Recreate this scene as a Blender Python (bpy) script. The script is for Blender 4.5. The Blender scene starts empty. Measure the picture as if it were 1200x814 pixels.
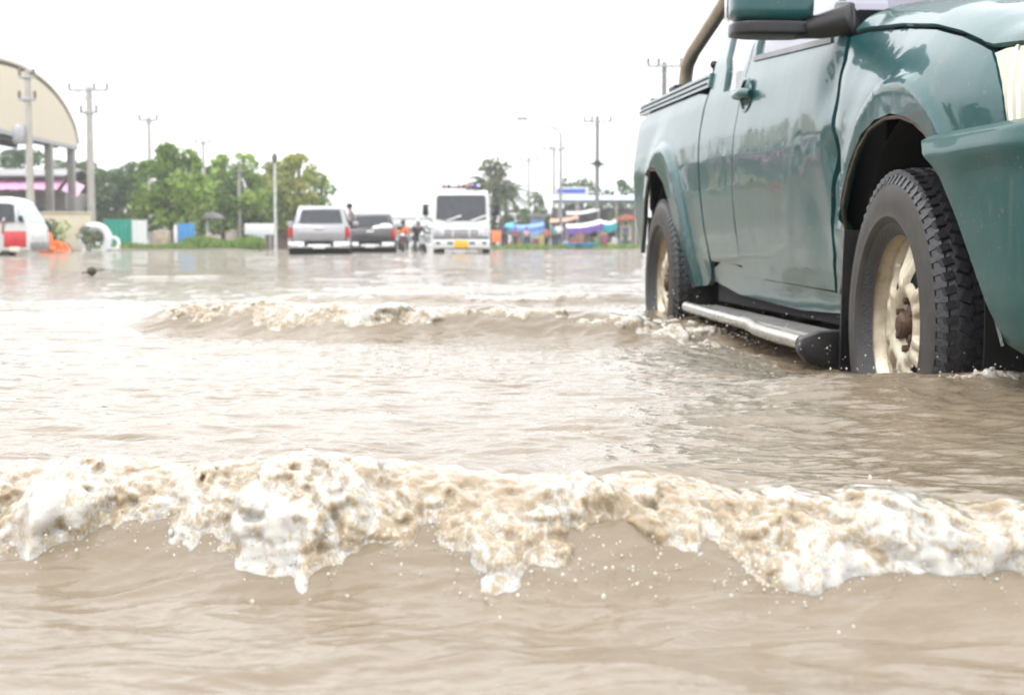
import bpy, bmesh, math, random
import numpy as np
from mathutils import Vector, Matrix
from mathutils.geometry import delaunay_2d_cdt
C = bpy.context.scene.collection
scene = bpy.context.scene
rnd = random.Random(7)
R = math.radians
# ------------------------------------------------------------------ camera model (pixels of a 1200x814 frame -> points)
F, HOR, CAMH = 1690.0, 286.0, 0.315
PITCH = math.atan((407 - HOR) / F)
CP, SP = math.cos(PITCH), math.sin(PITCH)
def ray(px, py):
    u, v = (px - 600) / F, (407 - py) / F
    return Vector((u, CP + v * SP, -SP + v * CP))
def P(px, py, Y):
    d = ray(px, py)
    t = Y / d.y
    return Vector((d.x * t, Y, CAMH + d.z * t))
def GX(px, Y):
    return P(px, 290, Y).x
# ------------------------------------------------------------------ materials
def newmat(name):
    m = bpy.data.materials.new(name); m.use_nodes = True
    return m, m.node_tree.nodes, m.node_tree.links, m.node_tree.nodes['Principled BSDF']
def setin(n, k, v):
    if k in n.inputs: n.inputs[k].default_value = v
MATS = {}
def mat(name, col, rough=0.6, metal=0.0, var=0.25, scale=6.0, bump=0.0, bscale=40.0, coat=0.0, spec=0.5, dirt=None, sss=0.0, dirt_amt=.5, dscale=3.0):
    """base colour with mottled variation, optional dirt colour patches and bump"""
    if name in MATS: return MATS[name]
    m, N, L, b = newmat(name)
    tc = N.new('ShaderNodeTexCoord')
    nz = N.new('ShaderNodeTexNoise'); nz.inputs['Scale'].default_value = scale; nz.inputs['Detail'].default_value = 6
    L.new(tc.outputs['Object'], nz.inputs['Vector'])
    rp = N.new('ShaderNodeValToRGB')
    rp.color_ramp.elements[0].position = .3; rp.color_ramp.elements[1].position = .7
    lo = [max(0, c * (1 - var)) for c in col]; hi = [min(1, c * (1 + var)) for c in col]
    rp.color_ramp.elements[0].color = (*lo, 1); rp.color_ramp.elements[1].color = (*hi, 1)
    L.new(nz.outputs['Fac'], rp.inputs['Fac'])
    out = rp.outputs['Color']
    if dirt:
        n2 = N.new('ShaderNodeTexNoise'); n2.inputs['Scale'].default_value = dscale; n2.inputs['Detail'].default_value = 10; n2.inputs['Roughness'].default_value = .7
        L.new(tc.outputs['Object'], n2.inputs['Vector'])
        r2 = N.new('ShaderNodeMapRange'); r2.inputs[1].default_value = .48; r2.inputs[2].default_value = .72; r2.inputs[4].default_value = dirt_amt
        L.new(n2.outputs['Fac'], r2.inputs[0])
        mx = N.new('ShaderNodeMix'); mx.data_type = 'RGBA'
        L.new(r2.outputs[0], mx.inputs[0]); L.new(out, mx.inputs[6]); mx.inputs[7].default_value = (*dirt, 1)
        out = mx.outputs[2]
        mr = N.new('ShaderNodeMapRange'); mr.inputs[3].default_value = rough; mr.inputs[4].default_value = min(1, rough + .4)
        L.new(r2.outputs[0], mr.inputs[0]); L.new(mr.outputs[0], b.inputs['Roughness'])
    else:
        b.inputs['Roughness'].default_value = rough
    L.new(out, b.inputs['Base Color'])
    b.inputs['Metallic'].default_value = metal
    setin(b, 'Specular IOR Level', spec)
    if coat: b.inputs['Coat Weight'].default_value = coat; b.inputs['Coat Roughness'].default_value = .04
    if bump:
        n3 = N.new('ShaderNodeTexNoise'); n3.inputs['Scale'].default_value = bscale; n3.inputs['Detail'].default_value = 5
        L.new(tc.outputs['Object'], n3.inputs['Vector'])
        bp = N.new('ShaderNodeBump'); bp.inputs['Strength'].default_value = bump; bp.inputs['Distance'].default_value = .01
        L.new(n3.outputs['Fac'], bp.inputs['Height']); L.new(bp.outputs[0], b.inputs['Normal'])
    MATS[name] = m
    return m
def glass_mat(name, tint=(.75, .8, .8), spec_boost=1.0, opacity=.25, dark=(.02, .025, .03)):
    if name in MATS: return MATS[name]
    m, N, L, b = newmat(name)
    b.inputs['Base Color'].default_value = (*dark, 1); b.inputs['Roughness'].default_value = .03
    tr = N.new('ShaderNodeBsdfTransparent'); tr.inputs[0].default_value = (*tint, 1)
    gl = N.new('ShaderNodeBsdfGlossy'); gl.inputs['Roughness'].default_value = .02
    fr = N.new('ShaderNodeFresnel'); fr.inputs[0].default_value = 1.5 * spec_boost
    m1 = N.new('ShaderNodeMixShader'); m1.inputs[0].default_value = opacity
    L.new(tr.outputs[0], m1.inputs[1]); L.new(b.outputs[0], m1.inputs[2])
    m2 = N.new('ShaderNodeMixShader'); L.new(fr.outputs[0], m2.inputs[0]); L.new(m1.outputs[0], m2.inputs[1]); L.new(gl.outputs[0], m2.inputs[2])
    o = [n for n in N if n.type == 'OUTPUT_MATERIAL'][0]
    L.new(m2.outputs[0], o.inputs[0])
    MATS[name] = m
    return m
def emit_free(name, col, rough=.3): return mat(name, col, rough, var=.1)
# ------------------------------------------------------------------ mesh builder
def link(o, parent=None):
    C.objects.link(o)
    if parent: o.parent = parent
    return o
def tag(o, label=None, cat=None, group=None, kind=None):
    if label: o['label'] = label
    if cat: o['category'] = cat
    if group: o['group'] = group
    if kind: o['kind'] = kind
    return o
def thing(name, label, cat, loc=(0, 0, 0), rz=0.0, group=None):
    o = bpy.data.objects.new(name, None); o.empty_display_size = .2
    C.objects.link(o); o.location = loc; o.rotation_euler = (0, 0, rz)
    return tag(o, label, cat, group)
class MB:
    def __init__(s): s.v = []; s.f = []
    def add(s, v, f):
        k = len(s.v); s.v += [tuple(p) for p in v]; s.f += [tuple(i + k for i in q) for q in f]; return s
    def box(s, c, d, rz=0.0, M=None):
        hx, hy, hz = d[0] / 2, d[1] / 2, d[2] / 2
        vs = [Vector((sx * hx, sy * hy, sz * hz)) for sz in (-1, 1) for sy in (-1, 1) for sx in (-1, 1)]
        m = (M or Matrix.Rotation(rz, 3, 'Z'))
        vs = [m @ p + Vector(c) for p in vs]
        return s.add(vs, [(0, 2, 3, 1), (4, 5, 7, 6), (0, 1, 5, 4), (2, 6, 7, 3), (0, 4, 6, 2), (1, 3, 7, 5)])
    def tube(s, path, rad, n=8, cap=True):
        path = [Vector(p) for p in path]; k = len(path)
        rr = rad if isinstance(rad, (list, tuple)) else [rad] * k
        up = Vector((0, 0, 1)); prev = None; rings = []
        for i, p in enumerate(path):
            t = (path[min(i + 1, k - 1)] - path[max(i - 1, 0)]).normalized()
            a = (prev - t * prev.dot(t)) if prev is not None else t.cross(up if abs(t.z) < .9 else Vector((1, 0, 0)))
            a.normalize(); prev = a; b = t.cross(a)
            rings.append([p + (a * math.cos(2 * math.pi * j / n) + b * math.sin(2 * math.pi * j / n)) * rr[i] for j in range(n)])
        vs = [q for r in rings for q in r]
        fs = [(i * n + j, i * n + (j + 1) % n, (i + 1) * n + (j + 1) % n, (i + 1) * n + j) for i in range(k - 1) for j in range(n)]
        if cap: fs += [tuple(range(n))[::-1], tuple((k - 1) * n + j for j in range(n))]
        return s.add(vs, fs)
    def lathe(s, prof, n=24, M=None, close=False):
        """prof of (r, h): revolved about local Z then placed by M"""
        M = M or Matrix.Identity(4); k = len(prof)
        vs = [M @ Vector((r * math.cos(2 * math.pi * j / n), r * math.sin(2 * math.pi * j / n), h)) for r, h in prof for j in range(n)]
        fs = [(i * n + j, i * n + (j + 1) % n, (i + 1) * n + (j + 1) % n, (i + 1) * n + j) for i in range(k - 1) for j in range(n)]
        return s.add(vs, fs)
    def ball(s, c, r, n=10, m=7, M=None):
        r = r if isinstance(r, (tuple, list)) else (r, r, r); vs = []; fs = []
        for i in range(m + 1):
            th = math.pi * i / m
            for j in range(n):
                ph = 2 * math.pi * j / n
                p = Vector((r[0] * math.sin(th) * math.cos(ph), r[1] * math.sin(th) * math.sin(ph), r[2] * math.cos(th)))
                vs.append((M @ p if M else p) + Vector(c))
        for i in range(m):
            for j in range(n): fs.append((i * n + j, (i + 1) * n + j, (i + 1) * n + (j + 1) % n, i * n + (j + 1) % n))
        return s.add(vs, fs)
    def prism(s, poly, w0, w1, axis='y'):
        """poly of 2D points extruded between w0 and w1; axis y: poly is (x,z); axis x: poly is (y,z); axis z: (x,y)"""
        k = len(poly)
        g = {'y': lambda p, w: (p[0], w, p[1]), 'x': lambda p, w: (w, p[0], p[1]), 'z': lambda p, w: (p[0], p[1], w)}[axis]
        vs = [g(p, w0) for p in poly] + [g(p, w1) for p in poly]
        fs = [tuple(range(k)), tuple(range(2 * k - 1, k - 1, -1))] + [(i, i + k, (i + 1) % k + k, (i + 1) % k) for i in range(k)]
        return s.add(vs, fs)
    def grid(s, fn, nu, nv):
        vs = [fn(i / (nu - 1), j / (nv - 1)) for i in range(nu) for j in range(nv)]
        return s.add(vs, [(i * nv + j, (i + 1) * nv + j, (i + 1) * nv + j + 1, i * nv + j + 1) for i in range(nu - 1) for j in range(nv - 1)])
    def build(s, name, m, parent=None, smooth=35, bevel=0.0, seg=2, fix=True, solid=0.0):
        me = bpy.data.meshes.new(name); me.from_pydata([tuple(p) for p in s.v], [], s.f)
        if fix or bevel or solid:
            b = bmesh.new(); b.from_mesh(me)
            if fix: bmesh.ops.recalc_face_normals(b, faces=b.faces)
            if solid: bmesh.ops.solidify(b, geom=b.faces[:], thickness=solid)
            if bevel:
                es = [e for e in b.edges if len(e.link_faces) == 2 and e.calc_face_angle(0) > R(28)]
                bmesh.ops.bevel(b, geom=es, offset=bevel, segments=seg, affect='EDGES', profile=.5, clamp_overlap=True)
            b.to_mesh(me); b.free()
        if smooth:
            me.polygons.foreach_set('use_smooth', [True] * len(me.polygons)); me.set_sharp_from_angle(angle=R(smooth))
        if m: me.materials.append(m)
        return link(bpy.data.objects.new(name, me), parent)
def mesh_np(name, V, Q, m, parent=None, attrs=None, smooth=True):
    """big meshes from numpy arrays: V (n,3), Q (k,4) or (k,3)"""
    me = bpy.data.meshes.new(name); k = Q.shape[1]
    me.vertices.add(len(V)); me.vertices.foreach_set('co', np.ascontiguousarray(V, 'f4').ravel())
    me.loops.add(Q.size); me.loops.foreach_set('vertex_index', np.ascontiguousarray(Q, 'i4').ravel())
    me.polygons.add(len(Q)); me.polygons.foreach_set('loop_start', np.arange(0, Q.size, k, dtype='i4'))
    if smooth: me.polygons.foreach_set('use_smooth', np.ones(len(Q), bool))
    me.update(calc_edges=True); me.validate()
    for an, av in (attrs or {}).items():
        a = me.attributes.new(an, 'FLOAT', 'POINT'); a.data.foreach_set('value', np.ascontiguousarray(av, 'f4'))
    if m: me.materials.append(m)
    return link(bpy.data.objects.new(name, me), parent)
def copy_thing(o, parent=None):
    c = o.copy(); C.objects.link(c)
    if parent: c.parent = parent
    for ch in list(o.children): copy_thing(ch, c)
    return c
def smoothstep(a, b, x):
    t = np.clip((x - a) / (b - a), 0, 1); return t * t * (3 - 2 * t)
# ------------------------------------------------------------------ camera, sky, sun
cam = bpy.data.cameras.new('camera'); cam.sensor_width = 36; cam.lens = F / 1200 * 36
cam.clip_start = .05; cam.clip_end = 6000
cam.dof.use_dof = True; cam.dof.focus_distance = 2.15; cam.dof.aperture_fstop = 9.0
co = bpy.data.objects.new('camera', cam); C.objects.link(co)
co.location = (0, 0, CAMH); co.rotation_euler = (math.pi / 2 - PITCH, 0, 0)
scene.camera = co
SUN_EL, SUN_AZ = R(58), R(215)      # azimuth measured from +Y clockwise
w = bpy.data.worlds.new('World'); scene.world = w; w.use_nodes = True
N, L = w.node_tree.nodes, w.node_tree.links
bg = N['Background']; bg.inputs['Strength'].default_value = .12
sky = N.new('ShaderNodeTexSky'); sky.sky_type = 'NISHITA'; sky.sun_disc = False
sky.sun_elevation = SUN_EL; sky.sun_rotation = SUN_AZ; sky.dust_density = 4; sky.air_density = 1
hs = N.new('ShaderNodeHueSaturation'); hs.inputs['Saturation'].default_value = .15
L.new(sky.outputs[0], hs.inputs['Color'])
tc = N.new('ShaderNodeTexCoord'); sx = N.new('ShaderNodeSeparateXYZ'); L.new(tc.outputs['Generated'], sx.inputs[0])
mr = N.new('ShaderNodeMapRange'); mr.inputs[1].default_value = 0; mr.inputs[2].default_value = .40; mr.inputs[3].default_value = 14.5; mr.inputs[4].default_value = 22.0
L.new(sx.outputs['Z'], mr.inputs[0])
nz = N.new('ShaderNodeTexNoise'); nz.inputs['Scale'].default_value = 2.2; nz.inputs['Detail'].default_value = 5
L.new(tc.outputs['Generated'], nz.inputs['Vector'])
nr = N.new('ShaderNodeMapRange'); nr.inputs[1].default_value = .3; nr.inputs[2].default_value = .7; nr.inputs[3].default_value = .82; nr.inputs[4].default_value = 1.12
L.new(nz.outputs['Fac'], nr.inputs[0])
ml = N.new('ShaderNodeMath'); ml.operation = 'MULTIPLY'; L.new(mr.outputs[0], ml.inputs[0]); L.new(nr.outputs[0], ml.inputs[1])
cl = N.new('ShaderNodeVectorMath'); cl.operation = 'SCALE'; cl.inputs[0].default_value = (.985, 1.0, 1.02); L.new(ml.outputs[0], cl.inputs['Scale'])
mx = N.new('ShaderNodeMix'); mx.data_type = 'RGBA'; mx.inputs[0].default_value = .85
L.new(hs.outputs[0], mx.inputs[6]); L.new(cl.outputs[0], mx.inputs[7]); L.new(mx.outputs[2], bg.inputs['Color'])
sl = bpy.data.lights.new('sun', 'SUN'); sl.energy = 1.2; sl.angle = R(25); sl.color = (1, .96, .9)
so = bpy.data.objects.new('sun', sl); C.objects.link(so)
sdir = Vector((math.sin(SUN_AZ) * math.cos(SUN_EL), math.cos(SUN_AZ) * math.cos(SUN_EL), math.sin(SUN_EL)))
so.rotation_euler = sdir.to_track_quat('Z', 'Y').to_euler()
vs_ = scene.view_settings; scene.display_settings.display_device = 'sRGB'
vs_.view_transform = 'Standard'; vs_.look = 'None'; vs_.gamma = 1; vs_.exposure = 0.17
scene.cycles.max_bounces = 8; scene.cycles.use_denoising = True
# ------------------------------------------------------------------ noise
def bspl(n, k):
    """cubic B-spline sampling matrix: n samples over k cells"""
    x = np.linspace(0, k - 1e-6, n); i = np.floor(x).astype(int); t = x - i
    Wt = np.zeros((n, k + 3), 'f4'); r = np.arange(n)
    for j, wgt in enumerate(((1 - t) ** 3 / 6, (3 * t ** 3 - 6 * t ** 2 + 4) / 6, (-3 * t ** 3 + 3 * t ** 2 + 3 * t + 1) / 6, t ** 3 / 6)):
        Wt[r, i + j] += wgt
    return Wt
def noise3(shape, cells, rng):
    k = [max(1, int(round(c))) for c in cells]
    G = rng.standard_normal((k[0] + 3, k[1] + 3, k[2] + 3)).astype('f4')
    G = np.tensordot(bspl(shape[2], k[2]), G, (1, 2))          # z,x,y
    G = np.tensordot(bspl(shape[1], k[1]), G, (1, 2))          # y,z,x
    G = np.tensordot(bspl(shape[0], k[0]), G, (1, 2))          # x,y,z
    return G / .36
def _hash(ix, iy, seed):
    h = (ix.astype(np.int64) * 374761393 + iy.astype(np.int64) * 668265263 + seed * 1442695041) & 0x7fffffff
    h = ((h ^ (h >> 13)) * 1274126177) & 0x7fffffff
    return ((h ^ (h >> 16)) & 0xffff) / 65535.0 * 2 * np.pi
def gnoise(x, y, seed=0):
    ix, iy = np.floor(x), np.floor(y); fx, fy = x - ix, y - iy
    u = fx ** 3 * (fx * (fx * 6 - 15) + 10); v = fy ** 3 * (fy * (fy * 6 - 15) + 10)
    def g(dx, dy):
        a = _hash(ix + dx, iy + dy, seed); return np.cos(a) * (fx - dx) + np.sin(a) * (fy - dy)
    return 1.5 * ((g(0, 0) * (1 - u) + g(1, 0) * u) * (1 - v) + (g(0, 1) * (1 - u) + g(1, 1) * u) * v)
def n1(x, sc, seed): return gnoise(x / sc, np.full_like(x, .37 + seed * 3.1), seed)
# ------------------------------------------------------------------ wave shapes (z of the flood water; calm level 0)
def w0_yc(x): return 1.43 - .30 * x + .025 * np.sin(3.1 * x + 1) + .022 * n1(x, .22, 11)
def w0_H(x): return (.084 - .022 * np.clip(x, -.8, .6) + .010 * np.sin(4.3 * x + .6) + .012 * n1(x, .16, 12)) * (1 - smoothstep(1.6, 2.6, np.abs(x)))
def w1_yc(x): return 4.86 - .40 * (x + .3) + .06 * np.sin(4 * x) + .04 * n1(x, .3, 21)
def w1_H(x): return (.098 + .02 * n1(x, .35, 22)) * smoothstep(-1.5, -1.15, x) * (1 - smoothstep(.25, .80, x))
def w2_yc(x): return 7.45 - .22 * x + .1 * np.sin(2.2 * x) + .06 * n1(x, .4, 31)
def w2_H(x): return (.048 + .02 * n1(x, .4, 32)) * smoothstep(-1.6, -1.0, x) * (1 - smoothstep(.7, 1.0, x))
def ridge(n, H, wb, wf):
    return H * np.where(n < 0, np.exp(-(n / wb) ** 2), (1 - smoothstep(0, 1, n / wf)) ** 1.25)
WAVES = [(w0_yc, w0_H, .26, .31), (w1_yc, w1_H, .40, .30), (w2_yc, w2_H, .4, .25)]
def swell(x, y):
    z = np.zeros_like(x)
    for yc, H, wb, wf in WAVES: z = z + ridge(yc(x) - y, H(x), wb, wf)
    # smooth humps: left swell, far swell, bow pile before the front wheel, trough round the truck
    z = z + .034 * np.exp(-((y - 6.3 - .1 * np.sin(3 * x)) / .28) ** 2) * smoothstep(-2.6, -2.2, x) * (1 - smoothstep(-1.5, -1.2, x))
    z = z + .030 * np.exp(-((y - 13.2 + .15 * x) / .3) ** 2) * smoothstep(-4.0, -3.4, x) * (1 - smoothstep(-2.7, -2.2, x))
    z = z + .025 * np.exp(-((y - 10.2) / .3) ** 2) * np.exp(-((x + .2) / 1.2) ** 2)
    bow = smoothstep(.45, .75, x)
    z = z + bow * (.030 + .008 * n1(x, .2, 41)) * np.exp(-((y - 3.08 + .05 * x) / np.where(y < 3.1 - .05 * x, .30, .10)) ** 2)
    z = z - bow * .028 * smoothstep(3.15, 3.6, y) * (1 - smoothstep(4.9, 5.4, y))
    return z
def ripples(x, y, far):
    """chop of several sizes; far fades the small ones where the mesh is coarse"""
    fr = np.clip(1 - far, 0, 1)
    front = 1 - smoothstep(1.1, 1.5, y)                        # calmer, glassy water in front of the breaking wave
    near_truck = smoothstep(.2, .9, x) * smoothstep(2.2, 3.2, y) * (1 - smoothstep(7, 9, y))
    z = .0075 * gnoise(x / .62 + .2 * y, y / .34, 1) + .010 * gnoise(x / 1.5, y / .8, 2)
    wx = x + .03 * gnoise(x / .2, y / .2, 5); wy = y + .03 * gnoise(x / .2, y / .2, 6)
    z = z + (.0042 + .003 * near_truck) * gnoise(wx / .17 + wy * .6, wy / .085, 3)
    r1 = 1 - np.abs(gnoise(wx / .11, wy / .055 + wx, 4)) * 2
    z = z + fr * (1 - .45 * front) * (.0046 + .0040 * near_truck) * r1
    r2 = 1 - np.abs(gnoise(wx / .042 + 1.3 * wy, wy / .022, 7)) * 2
    z = z + fr * (1 - .5 * front) * (.0024 + .0024 * near_truck) * r2 * (.5 + .5 * gnoise(x / .3, y / .25, 8))
    z = z + front * (z * 0 + .0080 * gnoise(wx / .24 + wy, wy / .115, 9) + .0034 * gnoise(wx / .09 - wy, wy / .05, 10))
    big = np.clip((y - 8) / 30, 0, 1)
    z = z + big * (.03 * gnoise(x / 3.2, y / 1.7, 14) + .04 * gnoise(x / 9, y / 4, 15))
    return z
def rows():
    ys = [-40, -15, -6, -3, -1.6, -.8, -.3, 0, .2, .35, .45]
    y = .5
    while y < 320:
        ys.append(y)
        dy = .0016 * y * y * .8
        if 1.0 < y < 1.75: dy = min(dy, .0022)
        if 4.1 < y < 5.7: dy = min(dy, .009)
        if 2.9 < y < 3.5: dy = min(dy, .007)
        if 6.9 < y < 8.0: dy = min(dy, .018)
        dy = min(max(dy, .0018), 8)
        y += dy
    return np.array(ys + [320, 420, 700, 1500])
ys = rows(); NX = 760
u = np.linspace(-1, 1, NX); us = np.sign(u) * (np.abs(u) * .62 + .0 + np.sinh(np.abs(u) * 6.2) / np.sinh(6.2) * 18 * np.abs(u) ** 2)
wy = np.maximum(.55, .40 * (ys + .35)) * 1.0
X = us[None, :] * wy[:, None]; Y = np.repeat(ys[:, None], NX, 1)
far = smoothstep(5, 16, Y)
Z = swell(X, Y) + ripples(X, Y, far)
Z = Z * (1 - smoothstep(150, 400, Y))
nr_, nc_ = X.shape
idx = np.arange(nr_ * nc_).reshape(nr_, nc_)
Q = np.stack([idx[:-1, :-1], idx[:-1, 1:], idx[1:, 1:], idx[1:, :-1]], -1).reshape(-1, 4)
# ---- muddy water
def water_material(name, foam=False):
    m, N, L, b = newmat(name)
    ge = N.new('ShaderNodeNewGeometry')
    mp = N.new('ShaderNodeMapping'); mp.inputs['Scale'].default_value = (1, 1.7, 1); L.new(ge.outputs['Position'], mp.inputs['Vector'])
    n0 = N.new('ShaderNodeTexNoise'); n0.inputs['Scale'].default_value = 2.3; n0.inputs['Detail'].default_value = 4; L.new(mp.outputs[0], n0.inputs['Vector'])
    rp = N.new('ShaderNodeValToRGB'); rp.color_ramp.elements[0].position = .3; rp.color_ramp.elements[1].position = .7
    rp.color_ramp.elements[0].color = (.176, .138, .094, 1); rp.color_ramp.elements[1].color = (.210, .169, .121, 1)
    L.new(n0.outputs['Fac'], rp.inputs[0]); col = rp.outputs[0]
    b.inputs['IOR'].default_value = 1.39; b.inputs['Roughness'].default_value = .035
    n1_ = N.new('ShaderNodeTexNoise'); n1_.inputs['Scale'].default_value = 26; n1_.inputs['Detail'].default_value = 4; n1_.inputs['Distortion'].default_value = .6; L.new(mp.outputs[0], n1_.inputs['Vector'])
    n2_ = N.new('ShaderNodeTexNoise'); n2_.inputs['Scale'].default_value = 90; n2_.inputs['Detail'].default_value = 3; n2_.inputs['Distortion'].default_value = .8; L.new(mp.outputs[0], n2_.inputs['Vector'])
    b1 = N.new('ShaderNodeBump'); b1.inputs['Strength'].default_value = .38 if not foam else .3; b1.inputs['Distance'].default_value = .006 if not foam else .004; L.new(n1_.outputs['Fac'], b1.inputs['Height'])
    b2 = N.new('ShaderNodeBump'); b2.inputs['Strength'].default_value = .32 if not foam else .5; b2.inputs['Distance'].default_value = .0018 if not foam else .0030; L.new(n2_.outputs['Fac'], b2.inputs['Height']); L.new(b1.outputs[0], b2.inputs['Normal'])
    L.new(b2.outputs[0], b.inputs['Normal'])
    if not foam:
        ch = N.new('ShaderNodeAttribute'); ch.attribute_name = 'chop'
        n3_ = N.new('ShaderNodeTexNoise'); n3_.inputs['Scale'].default_value = 3.2; n3_.inputs['Detail'].default_value = 6; n3_.inputs['Roughness'].default_value = .6; n3_.inputs['Distortion'].default_value = .5; L.new(mp.outputs[0], n3_.inputs['Vector'])
        b3 = N.new('ShaderNodeBump'); b3.inputs['Distance'].default_value = .13; L.new(n3_.outputs['Fac'], b3.inputs['Height']); L.new(b2.outputs[0], b3.inputs['Normal']); L.new(ch.outputs['Fac'], b3.inputs['Strength'])
        L.new(b3.outputs[0], b.inputs['Normal'])
        cr_ = N.new('ShaderNodeMapRange'); cr_.inputs[3].default_value = .035; cr_.inputs[4].default_value = .05; L.new(ch.outputs['Fac'], cr_.inputs[0]); L.new(cr_.outputs[0], b.inputs['Roughness'])
    if foam:
        at = N.new('ShaderNodeAttribute'); at.attribute_name = 'foam'
        fr = N.new('ShaderNodeValToRGB'); e = fr.color_ramp.elements
        e[0].position = 0; e[0].color = (.265, .200, .122, 1); e[1].position = 1; e[1].color = (.425, .410, .380, 1)
        x = e.new(.40); x.color = (.305, .245, .160, 1); x = e.new(.72); x.color = (.360, .312, .235, 1)
        mp2 = N.new('ShaderNodeMapping'); mp2.inputs['Scale'].default_value = (1, .6, .75); L.new(ge.outputs['Position'], mp2.inputs['Vector'])
        acc = at.outputs['Fac']
        for sc_, amt in ((24, .38), (60, .36), (150, .30)):
            q = N.new('ShaderNodeTexNoise'); q.inputs['Scale'].default_value = sc_; q.inputs['Detail'].default_value = 2; q.inputs['Distortion'].default_value = 1.2; L.new(mp2.outputs[0], q.inputs['Vector'])
            a1_ = N.new('ShaderNodeMath'); a1_.operation = 'SUBTRACT'; L.new(q.outputs['Fac'], a1_.inputs[0]); a1_.inputs[1].default_value = .5
            a2_ = N.new('ShaderNodeMath'); a2_.operation = 'ABSOLUTE'; L.new(a1_.outputs[0], a2_.inputs[0])
            a3_ = N.new('ShaderNodeMapRange'); a3_.inputs[1].default_value = 0; a3_.inputs[2].default_value = .12; a3_.inputs[3].default_value = amt; a3_.inputs[4].default_value = -.45 * amt; L.new(a2_.outputs[0], a3_.inputs[0])
            a4_ = N.new('ShaderNodeMath'); a4_.operation = 'ADD'; L.new(acc, a4_.inputs[0]); L.new(a3_.outputs[0], a4_.inputs[1]); acc = a4_.outputs[0]
        L.new(acc, fr.inputs[0]); L.new(fr.outputs[0], b.inputs['Base Color'])
        b.inputs['Subsurface Weight'].default_value = .85; b.inputs['Subsurface Radius'].default_value = (1, .80, .55); b.inputs['Subsurface Scale'].default_value = .018
        b.inputs['Roughness'].default_value = .12; b.inputs['Coat Weight'].default_value = .5; b.inputs['Coat Roughness'].default_value = .05
    else:
        L.new(col, b.inputs['Base Color'])
    return m
WATER = water_material('muddy_flood_water'); FOAM = water_material('aerated_foam', True)
wo = mesh_np('flood_water', np.stack([X, Y, Z], -1).reshape(-1, 3), Q, WATER, attrs={'chop': (.95 * smoothstep(5, 16, Y) + .10 * smoothstep(1.6, 2.4, Y)).ravel()}); tag(wo, kind='structure')
# ---- foam: iso-surfaces of a turbulent field riding on the wave faces
def surface_nets(f):
    ins = f < 0; nx, ny, nz = f.shape
    cnt = np.zeros((nx - 1, ny - 1, nz - 1), np.int8)
    for a in (0, 1):
        for b_ in (0, 1):
            for c in (0, 1): cnt += ins[a:nx - 1 + a, b_:ny - 1 + b_, c:nz - 1 + c]
    act = (cnt > 0) & (cnt < 8); I = np.argwhere(act); ids = np.full(act.shape, -1, np.int32); ids[act] = np.arange(len(I))
    pos = np.zeros((len(I), 3)); num = np.zeros(len(I))
    cor = [(a, b_, c) for a in (0, 1) for b_ in (0, 1) for c in (0, 1)]
    fv = {c: f[I[:, 0] + c[0], I[:, 1] + c[1], I[:, 2] + c[2]] for c in cor}
    for c in cor:
        for ax in range(3):
            if c[ax]: continue
            d = list(c); d[ax] = 1; d = tuple(d); A, B = fv[c], fv[d]; ok = (A < 0) != (B < 0)
            t = np.where(ok, A / np.where(ok, A - B, 1), 0)
            p = np.repeat(np.array(c, float)[None], len(I), 0); p[:, ax] += t
            pos += p * ok[:, None]; num += ok
    V = I + pos / num[:, None]; quads = []
    for ax in range(3):
        o1, o2 = [(1, 2), (2, 0), (0, 1)][ax]
        s0 = [slice(None)] * 3; s1 = [slice(None)] * 3; s0[ax] = slice(0, -1); s1[ax] = slice(1, None)
        ch = ins[tuple(s0)] != ins[tuple(s1)]; E_ = np.argwhere(ch)
        ok = (E_[:, o1] > 0) & (E_[:, o2] > 0) & (E_[:, o1] < f.shape[o1] - 1) & (E_[:, o2] < f.shape[o2] - 1); E_ = E_[ok]
        fl = ins[tuple(s0)][tuple(E_.T)]
        def cid(d1, d2):
            q = E_.copy(); q[:, o1] += d1; q[:, o2] += d2; return ids[tuple(q.T)]
        q = np.stack([cid(-1, -1), cid(0, -1), cid(0, 0), cid(-1, 0)], -1)
        q[~fl] = q[~fl][:, ::-1]; quads.append(q)
    return V, np.concatenate(quads)
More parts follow.
